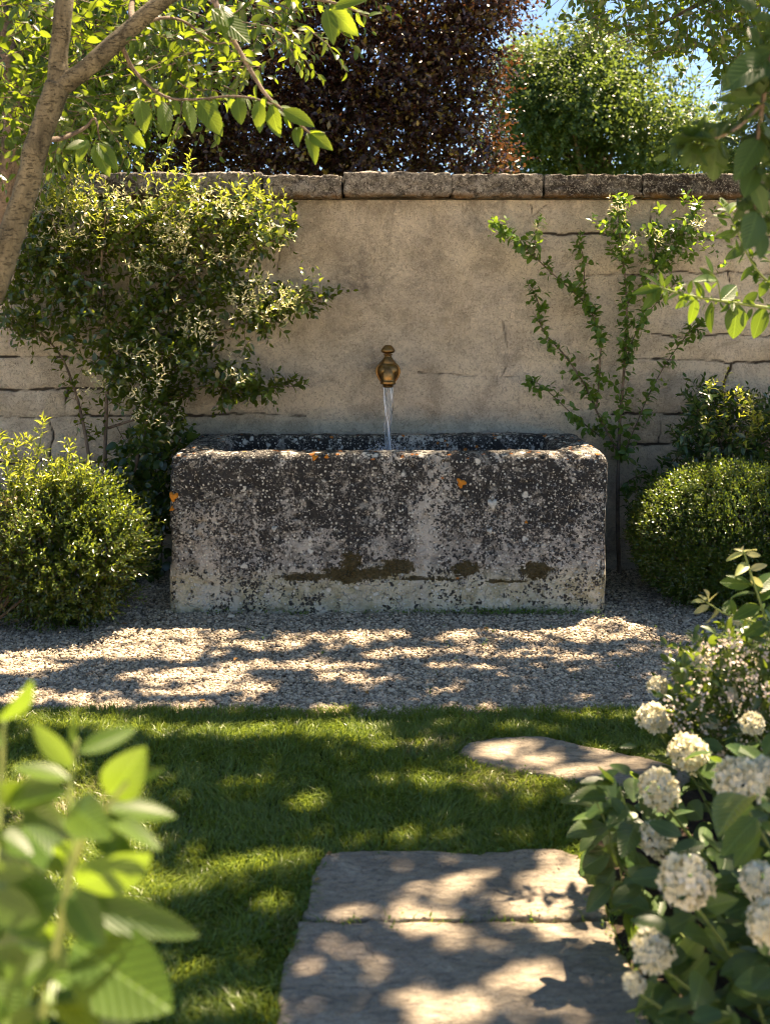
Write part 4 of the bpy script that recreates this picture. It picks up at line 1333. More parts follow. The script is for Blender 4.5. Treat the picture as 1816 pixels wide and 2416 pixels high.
# green trees behind the far left and far right
cl = [ball(x, y, r, Y) for (x, y, r, Y) in [(120, 60, 200, 7.5), (290, 0, 150, 7.8), (60, 260, 170, 7.3), (230, 230, 150, 7.6), (40, -100, 200, 7.6), (-100, 150, 200, 7.6), (140, 360, 130, 7.4)]]
clump_tree('leafy_tree', 'yellow-green tree filling the upper left behind the wall', 'tree', tuple(P(150, 900, 7.6) * [1, 1, 0]), .12, cl, L_HEDGE, .06, 2000, k=8, th=P(150, 100, 7.6), L=.24, T=T_SM, wid=.5)
cl = [ball(x, y, r, Y) for (x, y, r, Y) in [(1790, 330, 90, 9.5), (1740, 400, 80, 9.4), (1850, 250, 100, 9.5), (1820, 420, 110, 9.4), (1900, 150, 120, 9.6)]]
clump_tree('leafy_tree', 'light green tree glimpsed behind the wall at the right edge', 'tree', tuple(P(1830, 900, 9.5) * [1, 1, 0]), .10, cl, L_FAR, .055, 2600, k=8, th=P(1830, 250, 9.5), L=.24)

# ------------------------------------------------------------------ shrub on the wall, left
ws = thing('wall_shrub', 'large dark glossy shrub with pale painted-in leaf glints trained against the left of the wall', 'shrub', (-1.42, 5.12, 0))
mains = [
    ([(-1.40, 5.12, -.02), P(246, 1260, 5.1), P(248, 1100, 5.1), P(252, 940, 5.12), P(256, 800, 5.12), P(240, 640, 5.1), P(250, 500, 5.08)], .013, .004),
    ([P(230, 1240, 5.1), P(212, 1090, 5.1), P(188, 960, 5.1), P(150, 850, 5.1), P(100, 790, 5.1), P(40, 740, 5.1)], .010, .002),
    ([P(252, 900, 5.12), P(330, 760, 5.12), P(430, 640, 5.1), P(560, 600, 5.1), P(660, 560, 5.12), P(694, 522, 5.15)], .008, .0015),
    ([P(254, 860, 5.12), P(380, 790, 5.1), P(530, 780, 5.1), P(640, 735, 5.1), P(720, 715, 5.12), P(780, 700, 5.12)], .008, .0015),
    ([P(256, 1010, 5.12), P(340, 980, 5.1), P(430, 930, 5.1), P(500, 912, 5.1), P(600, 928, 5.1), P(650, 912, 5.1), P(705, 912, 5.12)], .007, .0015),
    ([P(300, 1180, 5.05), P(330, 1060, 5.0), P(360, 960, 5.0), P(400, 860, 5.02), P(470, 800, 5.05)], .010, .003),
    ([P(240, 700, 5.12), P(160, 600, 5.1), P(120, 500, 5.05), P(140, 430, 5.0)], .007, .002),
    ([P(250, 600, 5.1), P(340, 520, 5.05), P(420, 470, 5.0), P(440, 440, 4.98)], .006, .002)]
tubes('stems', mains, M_BARK2, ws, 8, 40, .12)
WSP = [(70, 500), (130, 440), (200, 470), (350, 485), (420, 480), (560, 470), (650, 480), (690, 520), (670, 570), (620, 590), (560, 620), (640, 660), (690, 690), (740, 680), (760, 715), (680, 760), (600, 790), (590, 850), (560, 880), (640, 900), (640, 930),
       (540, 950), (470, 930), (430, 1000), (440, 1080), (400, 1190), (390, 1300), (300, 1250), (290, 1130), (270, 1060), (280, 960), (230, 880), (190, 830), (130, 780), (40, 800), (0, 760), (10, 620)]
pp = poly_points(WSP, 2100, 4.88, 5.26)
# looser, uneven mass with holes down to the wall
hole = vn2(pp[:, 0], pp[:, 2], .13, 14) + .6 * vn2(pp[:, 0], pp[:, 2], .05, 15)
px_, py_ = proj(pp)
yf = np.clip(5.235 - (1.9 - pp[:, 2]) / 2.7 - .05, 4.72, 5.05)
Yn = yf + (5.26 - yf) * (pp[:, 1] - 4.88) / .38
Yn = np.where((py_ < 900) & (px_ < 600), Yn, pp[:, 1])
pp = np.stack([(px_ - CX) / F * Yn, Yn, HC - (py_ - YH) / F * Yn], -1)
lim = np.where(py_ > 800, .27, .24) - .22 * np.clip((px_ - 480) / 250, 0, 1)
pp = pp[hole < lim]
D = R.normal(0, .8, pp.shape)
D[:, 1] -= .5
D[:, 2] += .35
sA = shoots(pp, D, .05 + .09 * R.random(len(pp)), 6, .044, ang=(75, 35), droop=.1, up=.7)
b_s = []
for pts, r0, r1 in mains:
    c, t = along(pts, 34, .25)
    D = t * .5 + R.normal(0, .7, c.shape)
    b_s.append(shoots(c, D, .05 + .05 * R.random(len(c)), 5, .042))
SA = cat(sA[:4], *[b[:4] for b in b_s])
leaf_cloud('foliage', T_SM, *SA, .52, L_WALLS, ws)
twigs('twigs', [sA[4]] + [b[4] for b in b_s], .0013, M_TWIG, ws)
# pale sprigs painted in for highlights on the glossy leaves
clus = [(420, 540, 60, 40, 40), (345, 640, 50, 20, 14), (440, 600, 60, 25, 14), (520, 610, 50, 25, 18), (180, 510, 90, 60, 36), (140, 590, 60, 30, 14), (470, 780, 60, 40, 40), (340, 840, 60, 40, 36), (610, 720, 60, 40, 30), (680, 720, 40, 25, 16), (370, 930, 60, 60, 30),
        (230, 910, 50, 30, 18), (560, 700, 50, 30, 16), (530, 500, 70, 25, 20), (320, 480, 80, 20, 14), (640, 570, 40, 30, 12), (480, 470, 60, 14, 12), (360, 1000, 50, 40, 14), (540, 880, 60, 25, 14), (120, 450, 50, 30, 20), (280, 460, 40, 16, 10)]
cp = []
for (x, y, rx, ry, n) in clus:
    n = int(n * (1.1 if y < 740 else .7))
    yf = float(np.clip(5.235 - (1.9 - (HC - (y - YH) / F * 4.9)) / 2.7 - .07, 4.68, 5.0))
    cp.append(np.array([P(x + R.normal(0, rx * .6), y + R.normal(0, ry * .6), yf - .08 * R.random()) for _ in range(n)]))
cp = np.vstack(cp)
D = R.normal(0, .7, cp.shape)
D[:, 2] += .8
D[:, 1] -= .4
sP = shoots(cp, D, .026 + .03 * R.random(len(cp)), 5, .025, ang=(60, 25), up=.4)
leaf_cloud('bright_leaves', T_NAR, *sP[:4], .30, L_PALE, ws)
# yellow shoots at the top, sunlight put into their leaf colour
cp = np.array([P(x + R.normal(0, 34), y + R.normal(0, 22), R.uniform(4.82, 4.98)) for (x, y) in [(180, 440)] * 26 + [(210, 500)] * 18 + [(130, 500)] * 12 + [(430, 455)] * 14 + [(590, 480)] * 10 + [(660, 490)] * 5 + [(350, 385)] * 6])
D = R.normal(0, .5, cp.shape)
D[:, 2] += 1
sY = shoots(cp, D, .06 + .05 * R.random(len(cp)), 7, .034, ang=(55, 20), up=.4)
leaf_cloud('sunlit_leaves', T_NAR, *sY[:4], .34, L_WILL, ws)
twigs('twigs', [sY[4], sP[4]], .001, M_GSTEM, ws)
# dark large-leaved undergrowth between shrub and trough
dk = thing('ivy', 'dark ivy growing in the shadow between the left shrub and the trough', 'ivy', (-1.12, 5.05, 0))
pp = poly_points([(262, 1060), (330, 1000), (440, 1030), (420, 1120), (396, 1250), (392, 1370), (300, 1370), (262, 1160)], 150, 4.95, 5.22)
D = R.normal(0, .6, pp.shape)
D[:, 1] -= .7
sD = shoots(pp, D, .05, 4, .052, ang=(80, 50), droop=.3)
leaf_cloud('leaves', T_MD, *sD[:4], .75, L_DARK, dk)
iv = [([(-1.12 + R.normal(0, .06), 5.2, -.01), (-1.12 + R.normal(0, .08), 5.22, .3), (-1.12 + R.normal(0, .12), 5.24, .7)], .005, .002) for _ in range(6)]
tubes('stems', iv, M_BARK2, dk, 6, 14)

# ------------------------------------------------------------------ espalier on the wall, right
es_ = thing('espalier', 'thin fan-trained shrub with fresh green leaves on the wall right of the trough', 'shrub', (1.115, 5.2, 0))
E = 5.2
ep_ = {
    'main': [(1.115, 5.2, -.02), P(1458, 1300, E), P(1456, 1210, E), P(1458, 1090, E), P(1461, 1000, E), P(1472, 863, E), P(1477, 781, E), P(1476, 681, E), P(1461, 549, E), P(1459, 480, 5.14)],
    'A': [P(1457, 1075, E), P(1448, 1050, E), P(1410, 978, E), P(1381, 913, E), P(1335, 843, E), P(1279, 777, E), P(1269, 715, E), P(1256, 685, E)],
    'B': [P(1405, 968, E), P(1411, 913, E), P(1415, 814, E), P(1401, 754, E), P(1378, 714, E), P(1302, 645, E), P(1243, 589, 5.15), P(1205, 555, 5.12), P(1168, 526, 5.1)],
    'C': [P(1415, 1030, E), P(1390, 1010, E), P(1350, 978, E), P(1282, 914, E), P(1256, 900, E)],
    'D': [P(1380, 716, E), P(1378, 682, E), P(1376, 615, E), P(1366, 570, E)],
    'Bq': [P(1258, 604, 5.15), P(1262, 560, 5.12), P(1268, 530, 5.1)],
    'E': [P(1474, 857, E), P(1494, 797, E), P(1517, 754, E), P(1553, 708, E), P(1590, 670, E)],
    'F': [P(1477, 720, E), P(1530, 648, E), P(1580, 595, E), P(1610, 546, 5.15), P(1646, 493, 5.1)],
    'Fq': [P(1540, 638, E), P(1545, 580, 5.15), P(1540, 545, 5.12)],
    'G': [P(1459, 1095, E), P(1466, 1080, E), P(1498, 1006, E), P(1534, 922, E), P(1580, 843, E), P(1626, 784, E), P(1650, 770, E)],
    'H': [P(1456, 1160, E), P(1490, 1130, 5.15), P(1530, 1120, 5.12), P(1560, 1140, 5.1)],
}
rads = {'main': (.011, .0025), 'A': (.0060, .002), 'B': (.0050, .0018)}
tubes('stems', [(v, *rads.get(k, (.0038, .0014))) for k, v in ep_.items()], M_BARK2, es_, 8, 50, .1)
eS = []
for k, v in ep_.items():
    c = spline(v, 100)
    ln = np.linalg.norm(np.diff(c, axis=0), axis=1).sum()
    f0 = .42 if k == 'main' else (.12 if k in 'ABG' else .05)
    n = int(ln * (1 - f0) / .0165)
    c, t = along(v, n, f0)
    D = t * .6 + R.normal(0, .75, c.shape)
    D[:, 1] = -np.abs(D[:, 1]) * .5 - .05
    D[:, 2] += .1
    kk = 5 if k in ('F', 'Fq', 'main', 'B') else 4
    eS.append(shoots(c, D, .022 + .040 * R.random(n), kk, .043, ang=(75, 45), droop=.12, up=.55))
    eS.append(shoots(c[-1:] - t[-1:] * .02, t[-1:], .05, 7, .033, ang=(70, 25)))
xs_ = [P(1600 + R.normal(0, 40), 560 + R.normal(0, 40), R.uniform(5.05, 5.2)) for _ in range(46)] + [P(1465 + R.normal(0, 26), 560 + R.normal(0, 40), R.uniform(5.05, 5.2)) for _ in range(26)] + [P(1545 + R.normal(0, 24), 600 + R.normal(0, 34), 5.15) for _ in range(20)]
D = R.normal(0, .6, (len(xs_), 3))
D[:, 2] += .3
eS.append(shoots(np.array(xs_), D, .06, 6, .033, ang=(70, 40)))
SE = cat(*[e[:4] for e in eS])
leaf_cloud('leaves', T_MD, *SE, .62, L_ESP, es_)
twigs('twigs', [e[4] for e in eS], .0009, M_TWIG, es_)
cp = np.array([P(x + R.normal(0, 14), y + R.normal(0, 12), R.uniform(5.0, 5.08)) for (x, y) in [(1462, 495)] * 10 + [(1480, 590)] * 8 + [(1260, 545)] * 4 + [(1640, 530)] * 8 + [(1545, 555)] * 5])
sQ = shoots(cp, R.normal(0, .5, cp.shape) + [0, -.2, .8], .03, 5, .022)
leaf_cloud('bright_leaves', T_NAR, *sQ[:4], .3, L_PALE, es_)

# long-leaved plant beside the espalier foot
lp = thing('leafy_plant', 'small plant with long pointed leaves beside the espalier foot, before the wall', 'plant', (1.28, 5.0, 0))
cps = []
for (x, y) in [(1500, 1105), (1530, 1140), (1480, 1180), (1560, 1110), (1515, 1200)]:
    cps.append(([(1.28, 5.05, 0), P((x + 1520) / 2, 1250, 5.03), P(x, y, 5.0)], .004, .0015))
tubes('stems', cps, M_GSTEM, lp, 6, 16)
sl_ = []
for pts, *_ in cps:
    c, t = along(pts, 8, .35)
    sl_.append(shoots(c, t + R.normal(0, .5, c.shape), .04, 4, .055, ang=(75, 45), droop=.2))
leaf_cloud('leaves', T_MD, *cat(*[s[:4] for s in sl_]), .34, L_DARK, lp)

# ------------------------------------------------------------------ round shrubs
def ball_shrub(name, label, c, r, n, leaf, L, k, mat, wid=.5, lump=.08, extra=None, base=None, T=T_SM, ang=(60, 25), inner=.8):
    o = thing(name, label, 'shrub', base)
    c = np.array(c)
    r = np.array(r)
    ss = []
    for (rm, nn, sc_) in ((1.0, n, 1), (inner, n // 3, 1.2)):
        u = unit(R.normal(0, 1, (nn, 3)))
        f = rm * (1 + lump * vn3(u * 3, 1.0, 2) * 2 + lump * vn3(u * 9, 1.0, 3))
        p = c + u * r * f[:, None] - unit(u / r) * L * .7
        p = p[p[:, 2] > .0]
        uu = unit((p - c) / r)
        D = uu + R.normal(0, .38, p.shape) + [0, 0, .45]
        ss.append(shoots(p, D, L * (.6 + .8 * R.random(len(p))), k, leaf * sc_, ang=ang, bend=.15, up=.5))
    leaf_cloud('foliage', T, *cat(*[s[:4] for s in ss]), wid, mat, o)
    twigs('twigs', [s[4] for s in ss], .0011, M_TWIG, o)
    st = []
    for _ in range(14):
        u = unit(R.normal(0, 1, 3))
        st.append(([np.array(base) + R.normal(0, .02, 3) * [1, 1, 0], np.array(base) + u * [.08, .08, 0] + [0, 0, .12], c + u * r * .75], .008, .002))
    tubes('stems', st, M_BARK2, o, 6, 10)
    return o

ball_shrub('box_ball', 'dense clipped dark green box ball at the right of the trough', P(1725, 1268, 4.68), (.425, .38, .31), 9500, .0165, .040, 8, L_BOXR, .5, .03, base=(1.48, 4.68, 0))
ball_shrub('round_shrub', 'loose sunlit yellow-green round shrub left of the trough', P(150, 1305, 4.40), (.315, .27, .30), 2100, .026, 0.10, 10, L_BOXL, .42, .24, base=(-1.29, 4.40, 0))

# gold willow-leaved plant behind it
gp = thing('golden_plant', 'tall plant with narrow golden leaves rising behind the round sunlit shrub', 'plant', (-1.55, 4.5, 0))
cps = []
for (x, y) in [(100, 1015), (75, 1065), (160, 1075), (195, 1120), (40, 1060), (20, 1100), (130, 1110), (60, 1130), (185, 1150), (5, 1050), (100, 1150), (150, 1140)]:
    tip_ = P(x, y, 4.36 + R.normal(0, .05))
    cps.append(([(-1.50 + R.normal(0, .04), 4.5, 0), (tip_ + [-1.50, 4.5, 0]) / 2 + [0, 0, .08], tip_], .005, .0016))
tubes('stems', cps, M_GSTEM, gp, 6, 16)
sg = []
for pts, *_ in cps:
    c, t = along(pts, 9, .45)
    sg.append(shoots(c, t + R.normal(0, .35, c.shape), .06, 6, .042, ang=(70, 30), droop=.05))
    sg.append(shoots(c[-1:], t[-1:], .05, 8, .045, ang=(70, 15)))
leaf_cloud('leaves', T_NAR, *cat(*[s[:4] for s in sg]), .26, L_WILL, gp)
# reddish pale shrub at the lower left edge
pk = thing('pale_shrub', 'pale pinkish leafed shrub at the left edge, before the round sunlit shrub', 'shrub', (-1.56, 4.25, 0))
pp = poly_points([(-120, 1180), (20, 1170), (60, 1260), (50, 1300), (80, 1400), (60, 1440), (20, 1480), (-120, 1480)], 120, 4.2, 4.4)
pp = pp[pp[:, 2] > .01]
D = R.normal(0, .6, pp.shape) + [.2, -.3, .5]
sk = shoots(pp, D, .08, 7, .038, ang=(65, 30))
leaf_cloud('leaves', T_NAR, *sk[:4], .36, leaf_mat('leaf_bronze', (.16, .13, .06), (.34, .26, .15), (.5, .38, .12), .35, .4, .5, c2=(.10, .16, .03), f2=.6), pk)
tubes('stems', [([(-1.56, 4.25, 0), (-1.5 + R.normal(0, .1), 4.25, .2), (-1.5 + R.normal(0, .12), 4.25, .42)], .006, .002) for _ in range(9)], M_TWIG, pk, 6, 10)

# dark glossy shrub right, behind the clipped ball
gs = thing('glossy_shrub', 'dark glossy shrub with bright tips behind the clipped box ball', 'shrub', (1.6, 5.1, 0))
pp = poly_points([(1600, 1020), (1640, 920), (1700, 905), (1740, 960), (1820, 930), (1900, 960), (1900, 1160), (1640, 1160), (1580, 1120)], 520, 4.85, 5.22)
D = R.normal(0, .7, pp.shape) + [0, -.3, .6]
sg2 = shoots(pp, D, .07, 6, .048, ang=(70, 35))
leaf_cloud('foliage', T_SM, *sg2[:4], .42, L_DARK, gs)
cp = np.array([P(x + R.normal(0, 25), y + R.normal(0, 16), R.uniform(4.78, 4.85)) for (x, y) in [(1740, 950)] * 10 + [(1700, 1000)] * 8 + [(1790, 980)] * 12 + [(1690, 925)] * 5 + [(1770, 1030)] * 10])
sg3 = shoots(cp, R.normal(0, .5, cp.shape) + [0, 0, .8], .05, 6, .028)
leaf_cloud('bright_leaves', T_SM, *sg3[:4], .45, L_WILL, gs)
tubes('stems', [([(1.6 + R.normal(0, .03), 5.1, 0), (1.6 + R.normal(0, .15), 5.1, .4), P(R.uniform(1620, 1880), R.uniform(940, 1080), 5.05)], .008, .002) for _ in range(12)], M_BARK2, gs, 6, 12)
twigs('twigs', [sg2[4], sg3[4]], .0012, M_TWIG, gs)

# ------------------------------------------------------------------ near branches, right
rb = thing('leafy_branch', 'bright backlit branch with hanging leaves entering at the right, over the wall', 'branch', P(1900, 735, 2.8))
q1 = [(2.46, 4.3, 1.75), (1.95, 3.7, 1.62), (1.5, 3.2, 1.40), P(1960, 760, 2.85), P(1860, 735, 2.8), P(1740, 716, 2.8), P(1660, 704, 2.8), P(1600, 692, 2.8), P(1555, 677, 2.8)]
q2 = [P(1960, 760, 2.85), P(1870, 700, 2.8), P(1800, 655, 2.8), P(1762, 600, 2.8), P(1738, 545, 2.8), P(1716, 500, 2.8)]
q3 = [P(1700, 712, 2.8), P(1690, 660, 2.78), P(1670, 640, 2.76)]
tubes('stems', [(q1, [.016, .012, .008, .0055, .0045, .004, .0035, .003, .0018], 0), (q2, .0045, .0015), (q3, .002, .001)], M_GSTEM, rb, 8, 40, .1)
LB = [((1557, 678), (1490, 690), .34), ((1560, 680), (1514, 730), .42), ((1556, 677), (1520, 640), .3), ((1560, 676), (1558, 640), .3), ((1565, 678), (1585, 645), .35), ((1677, 712), (1670, 785), .62), ((1738, 716), (1730, 800), .62), ((1800, 722), (1780, 800), .6),
      ((1640, 700), (1628, 770), .34), ((1620, 697), (1595, 730), .5), ((1660, 703), (1640, 660), .4), ((1700, 708), (1740, 670), .5), ((1716, 505), (1700, 460), .3), ((1716, 505), (1735, 470), .35), ((1720, 515), (1680, 505), .4), ((1728, 530), (1770, 505), .45),
      ((1738, 548), (1690, 560), .45), ((1745, 560), (1800, 545), .45), ((1755, 585), (1710, 610), .45), ((1765, 605), (1820, 590), .5), ((1780, 630), (1740, 660), .5), ((1690, 665), (1650, 630), .35), ((1690, 660), (1640, 655), .35), ((1680, 645), (1665, 600), .3), ((1830, 730), (1840, 800), .5),
      ((1810, 660), (1790, 700), .5), ((1750, 715), (1790, 690), .5)]
def placed_leaves(L_, Y, T, mat, parent, name='leaves', face=(0, -.75, .6), jy=.03, thick=None):
    a, d, n_, s_, w_ = [], [], [], [], []
    for A_, B_, wd_ in L_:
        y0 = Y + R.normal(0, jy)
        p0, p1 = P(*A_, Y), P(*B_, y0)
        a.append(p0)
        d.append(p1 - p0)
        n_.append(np.array(face) + R.normal(0, .3, 3))
        s_.append(np.linalg.norm(p1 - p0))
        w_.append(wd_)
    return leaf_cloud(name, T, np.array(a), np.array(d), np.array(n_), np.array(s_), np.array(w_), mat, parent, cvar=.6)
placed_leaves(LB, 2.8, T_HERO, L_FORE, rb)
# more small leaves along it
c, t = along(q1, 22, .45)
D = t + R.normal(0, .7, c.shape)
c2, t2_ = along(q2, 22, .1)
sx_ = shoots(np.vstack([c, c2]), np.vstack([D, t2_ + R.normal(0, .7, c2.shape)]), .03, 3, .034)
leaf_cloud('small_leaves', T_MD, *sx_[:4], .42, L_FORE, rb)

rd = thing('leafy_branch', 'dark out-of-focus branch hanging down the upper right edge', 'branch', P(1860, 20, 1.95))
q = [(2.32, 4.38, 2.6), (1.7, 3.4, 2.62), (1.15, 2.5, 2.35), P(1930, -160, 1.95), P(1860, 20, 1.95), P(1815, 150, 1.95), P(1790, 300, 1.95), P(1775, 430, 1.97), P(1790, 540, 1.98)]
qb = [P(1800, 240, 1.95), P(1740, 300, 1.9), P(1680, 330, 1.9), P(1640, 345, 1.9)]
tubes('stems', [(q, [.018, .013, .009, .006, .0055, .005, .004, .003, .002], 0), (qb, .003, .0014)], M_BARK2, rd, 8, 40)
LD = [((1815, 120), (1710, 170), .5), ((1810, 140), (1700, 200), .45), ((1808, 170), (1745, 260), .5), ((1795, 230), (1668, 232), .35), ((1640, 345), (1580, 360), .5), ((1660, 340), (1610, 300), .55), ((1680, 330), (1725, 270), .6), ((1690, 330), (1680, 450), .62), ((1730, 310), (1690, 290), .5),
      ((1640, 345), (1600, 410), .5), ((1700, 325), (1780, 360), .5), ((1780, 400), (1750, 470), .55), ((1775, 430), (1815, 520), .5), ((1785, 500), (1760, 600), .5), ((1790, 300), (1860, 360), .5), ((1790, 330), (1730, 420), .45), ((1840, 60), (1780, 20), .5), ((1850, 30), (1905, 90), .6),
      ((1815, 150), (1880, 230), .55), ((1800, 240), (1850, 300), .5), ((1780, 450), (1840, 470), .5), ((1770, 30), (1740, -30), .5), ((1790, 540), (1800, 620), .5), ((1800, 200), (1830, 130), .5), ((1740, 300), (1760, 380), .6)]
LD = [(A_, (A_[0] + (B_[0] - A_[0]) * .82, A_[1] + (B_[1] - A_[1]) * .82), w_) for A_, B_, w_ in LD]
L_SHADED = leaf_mat('leaf_shade_darkened', (.028, .060, .012), (.055, .095, .018), (.16, .24, .02), .22, .45, .3, veins=True)  # shade on this branch put in as a darker leaf colour
placed_leaves(LD, 1.93, T_HERO, L_SHADED, rd, jy=.05)
c, t = along(q, 44, .42)
c2, t2_ = along(qb, 14, .1)
sx2 = shoots(np.vstack([c, c2]), np.vstack([t, t2_]) * .4 + R.normal(0, .8, (58, 3)) * [1, .6, 1], .05, 4, .046, droop=.4)
leaf_cloud('small_leaves', T_MD, *sx2[:4], .45, L_SHADED, rd)

# ------------------------------------------------------------------ foreground plant, left
fp = thing('foreground_plant', 'large blurred light green leaves of a plant in the lower left foreground', 'plant', (-.30, .95, 0))
fq1 = [(-.30, .95, 0), P(60, 2700, .92), P(98, 2416, .92), P(150, 2160, .92), P(164, 2065, .92), P(172, 1960, .93), P(164, 1863, .94), P(181, 1745, .95)]
fq2 = [P(160, 2090, .92), P(185, 2010, .91), P(213, 1950, .90), P(262, 1890, .90), P(300, 1845, .9)]
fq3 = [(-.34, .98, 0), P(-60, 2500, .95), P(-30, 2200, .96), P(0, 1900, 1.0), P(10, 1700, 1.0)]
tubes('stems', [(fq1, [.006, .0055, .005, .0045, .0035, .003, .0025, .002], 0), (fq2, .003, .0018), (fq3, .005, .002)], M_GSTEM, fp, 10, 50)
LF = [((170, 2225), (400, 2375), .58), ((175, 2128), (472, 2205), .26), ((180, 2085), (348, 2035), .5), ((250, 1905), (422, 1918), .30), ((235, 1925), (380, 1985), .30), ((225, 1945), (318, 2045), .45), ((262, 1880), (325, 1785), .62), ((290, 1850), (388, 1812), .25), ((185, 1775), (322, 1715), .34),
      ((182, 1750), (162, 1668), .38), ((172, 1810), (76, 1712), .38), ((165, 1840), (30, 1800), .32), ((160, 1870), (-10, 1880), .42), ((150, 2110), (-30, 2160), .75), ((160, 2060), (50, 1940), .42), ((165, 2100), (240, 2230), .55), ((140, 2250), (20, 2330), .55), ((120, 2300), (230, 2420), .55),
      ((170, 1900), (240, 1960), .45), ((200, 1980), (150, 1930), .5), ((130, 2230), (30, 2210), .4), ((0, 1700), (82, 1632), .4), ((5, 1760), (-60, 1700), .4), ((0, 1850), (70, 1900), .5), ((-10, 1960), (80, 2020), .5), ((-20, 2050), (70, 2060), .45), ((-25, 2250), (90, 2300), .55), ((-40, 2300), (60, 2420), .6),
      ((100, 2400), (-20, 2450), .5), ((110, 2330), (260, 2360), .35), ((-20, 2120), (90, 2170), .55), ((170, 1990), (120, 2050), .5), ((105, 2380), (60, 2480), .6), ((150, 2180), (100, 2260), .5)]
placed_leaves(LF, .92, T_HERO, L_FORE, fp, jy=.025, face=(.1, -.8, .6))

bk = []
for q_ in range(26):
    x_, y_ = R.uniform(-60, 190), R.uniform(1860, 2430)
    if x_ > 120 and y_ < 2150:
        continue
    bk.append(((x_, y_), (x_ + R.normal(20, 90), y_ + R.normal(10, 60)), .5))
placed_leaves(bk, 1.08, T_HERO, L_HYD, fp, 'shaded_leaves', jy=.04, face=(.1, -.8, .6))

# ------------------------------------------------------------------ hydrangeas, right
def flower_head(c, r, parent, dome=1.0, mat=None, part='flower_head', view=None):
    """a head of many small four-petalled florets"""
    c = np.array(c)
    n = int(60 + 36 * dome)
    i = np.arange(n) + .5
    lim = -.35 if dome > .7 else .15
    zc = 1 - (1 - lim) * i / n
    ph = i * 2.39996
    sr = np.sqrt(1 - zc ** 2)
    u = np.stack([sr * np.cos(ph), sr * np.sin(ph), zc], -1)
    u = unit(u + R.normal(0, .11, u.shape))
    tilt = np.array([-.12, -.45, .88])
    e1 = unit(np.cross(tilt, [1, 0, 0]))
    e2 = np.cross(tilt, e1)
    u = u[:, :1] * e1 + u[:, 1:2] * e2 + u[:, 2:3] * tilt
    base = c + u * (r * (.62 + .28 * R.random((n, 1))))
    pos, dr, nr, sz = [], [], [], []
    a = unit(np.cross(u, R.normal(0, 1, (n, 3))))
    b = np.cross(u, a)
    for k in range(4):
        an_ = k * math.pi / 2
        d = a * math.cos(an_) + b * math.sin(an_) + u * (.75 + .5 * R.random((n, 1)))
        pos.append(base)
        dr.append(d)
        nr.append(u - d * .3)
        sz.append(r * (.27 + .12 * R.random(n)))
    o = leaf_cloud(part, T_SM, np.vstack(pos), np.vstack(dr), np.vstack(nr), np.concatenate(sz), .66, mat or L_PETAL, parent, rnd=np.tile(R.random(n), 4), cvar=.4)
    return o

hy = thing('hydrangea', 'hydrangea bush with round creamy white flower heads at the lower right', 'shrub', (.95, 2.05, 0))
heads = [((1623, 1778), 50, 2.30, 1), ((1554, 1865), 51, 2.15, 1), ((1548, 1980), 46, 2.08, 1), ((1616, 2082), 68, 1.75, 1), ((1539, 2250), 54, 1.75, .5), ((1741, 1852), 64, 1.90, .5), ((1795, 2085), 50, 1.70, 1), ((1822, 2185), 62, 1.60, 1), ((1541, 1702), 44, 2.52, .5),
         ((1553, 1626), 31, 2.72, .5), ((1613, 1582), 24, 2.9, .5), ((1748, 1466), 28, 2.75, .5), ((1495, 2325), 30, 1.72, .5), ((1800, 1830), 44, 1.95, .5), ((1652, 1560), 26, 2.6, .5), ((1712, 1640), 30, 2.5, .5), ((1668, 1700), 28, 2.5, .5), ((1790, 1570), 26, 2.6, .5), ((1772, 1712), 32, 2.35, .5)]
stems_h, HL, HL2 = [], [], []
for (xy, r, Y, dome) in heads:
    c = P(*xy, Y)
    flower_head(c, .93 * r / F * Y, hy, dome)
    base = np.array([c[0] + .16 + .06 * R.random(), Y + .03, .0])
    pts = [base, (base * .45 + c * .55) + [.03, .02, -.02], c - [0, 0, r / F * Y * .3]]
    stems_h.append((pts, .0045, .0028))
    cc, tt = along(pts, 9, .1, .86)
    n = len(cc)
    az = np.repeat(np.arange((n + 1) // 2) * 1.57, 2)[:n] + np.tile([0, math.pi], n)[:n] + R.random()
    d = np.stack([np.cos(az), np.sin(az), np.full(n, .12)], -1) + R.normal(0, .15, (n, 3))
    HL.append((cc, d, np.tile([0, 0, 1.0], (n, 1)) + R.normal(0, .25, (n, 3)), (.055 + .022 * R.random(n)) * (1.0 - .3 * np.linspace(0, 1, n))))
tubes('stems', stems_h, M_GSTEM, hy, 8, 20)
# leafy mass between
HP = [(1365, 1850), (1420, 1790), (1500, 1800), (1560, 1740), (1640, 1720), (1816, 1740), (1900, 1800), (1900, 2500), (1300, 2500), (1180, 2416), (1270, 2350), (1400, 2330), (1470, 2300), (1560, 2290), (1480, 2160), (1430, 2120), (1390, 2030), (1385, 1960), (1400, 1900)]
HP = [(1400, 1860), (1450, 1790), (1520, 1810), (1570, 1740), (1640, 1720), (1816, 1740), (2150, 1740), (2250, 2500), (1520, 2480), (1530, 2360), (1560, 2290), (1500, 2180), (1450, 2100), (1410, 2030), (1385, 1960), (1390, 1900)]
hp = poly_points(HP, 2700, 1.55, 2.5)
hz = .06 + .0 * hp[:, 0]
keep = (hp[:, 2] > .05) & (hp[:, 2] < .20 + .30 * np.clip((hp[:, 0] - .35) / .5, 0, 1)) & (hp[:, 0] > .40)
hp = hp[keep][:640]
d = R.normal(0, 1, hp.shape) * [1, 1, .3] + [-.25, -.4, .0]
HL.append((hp, d, np.tile([0, -.15, 1.0], (len(hp), 1)) + R.normal(0, .35, hp.shape), .045 + .035 * R.random(len(hp))))
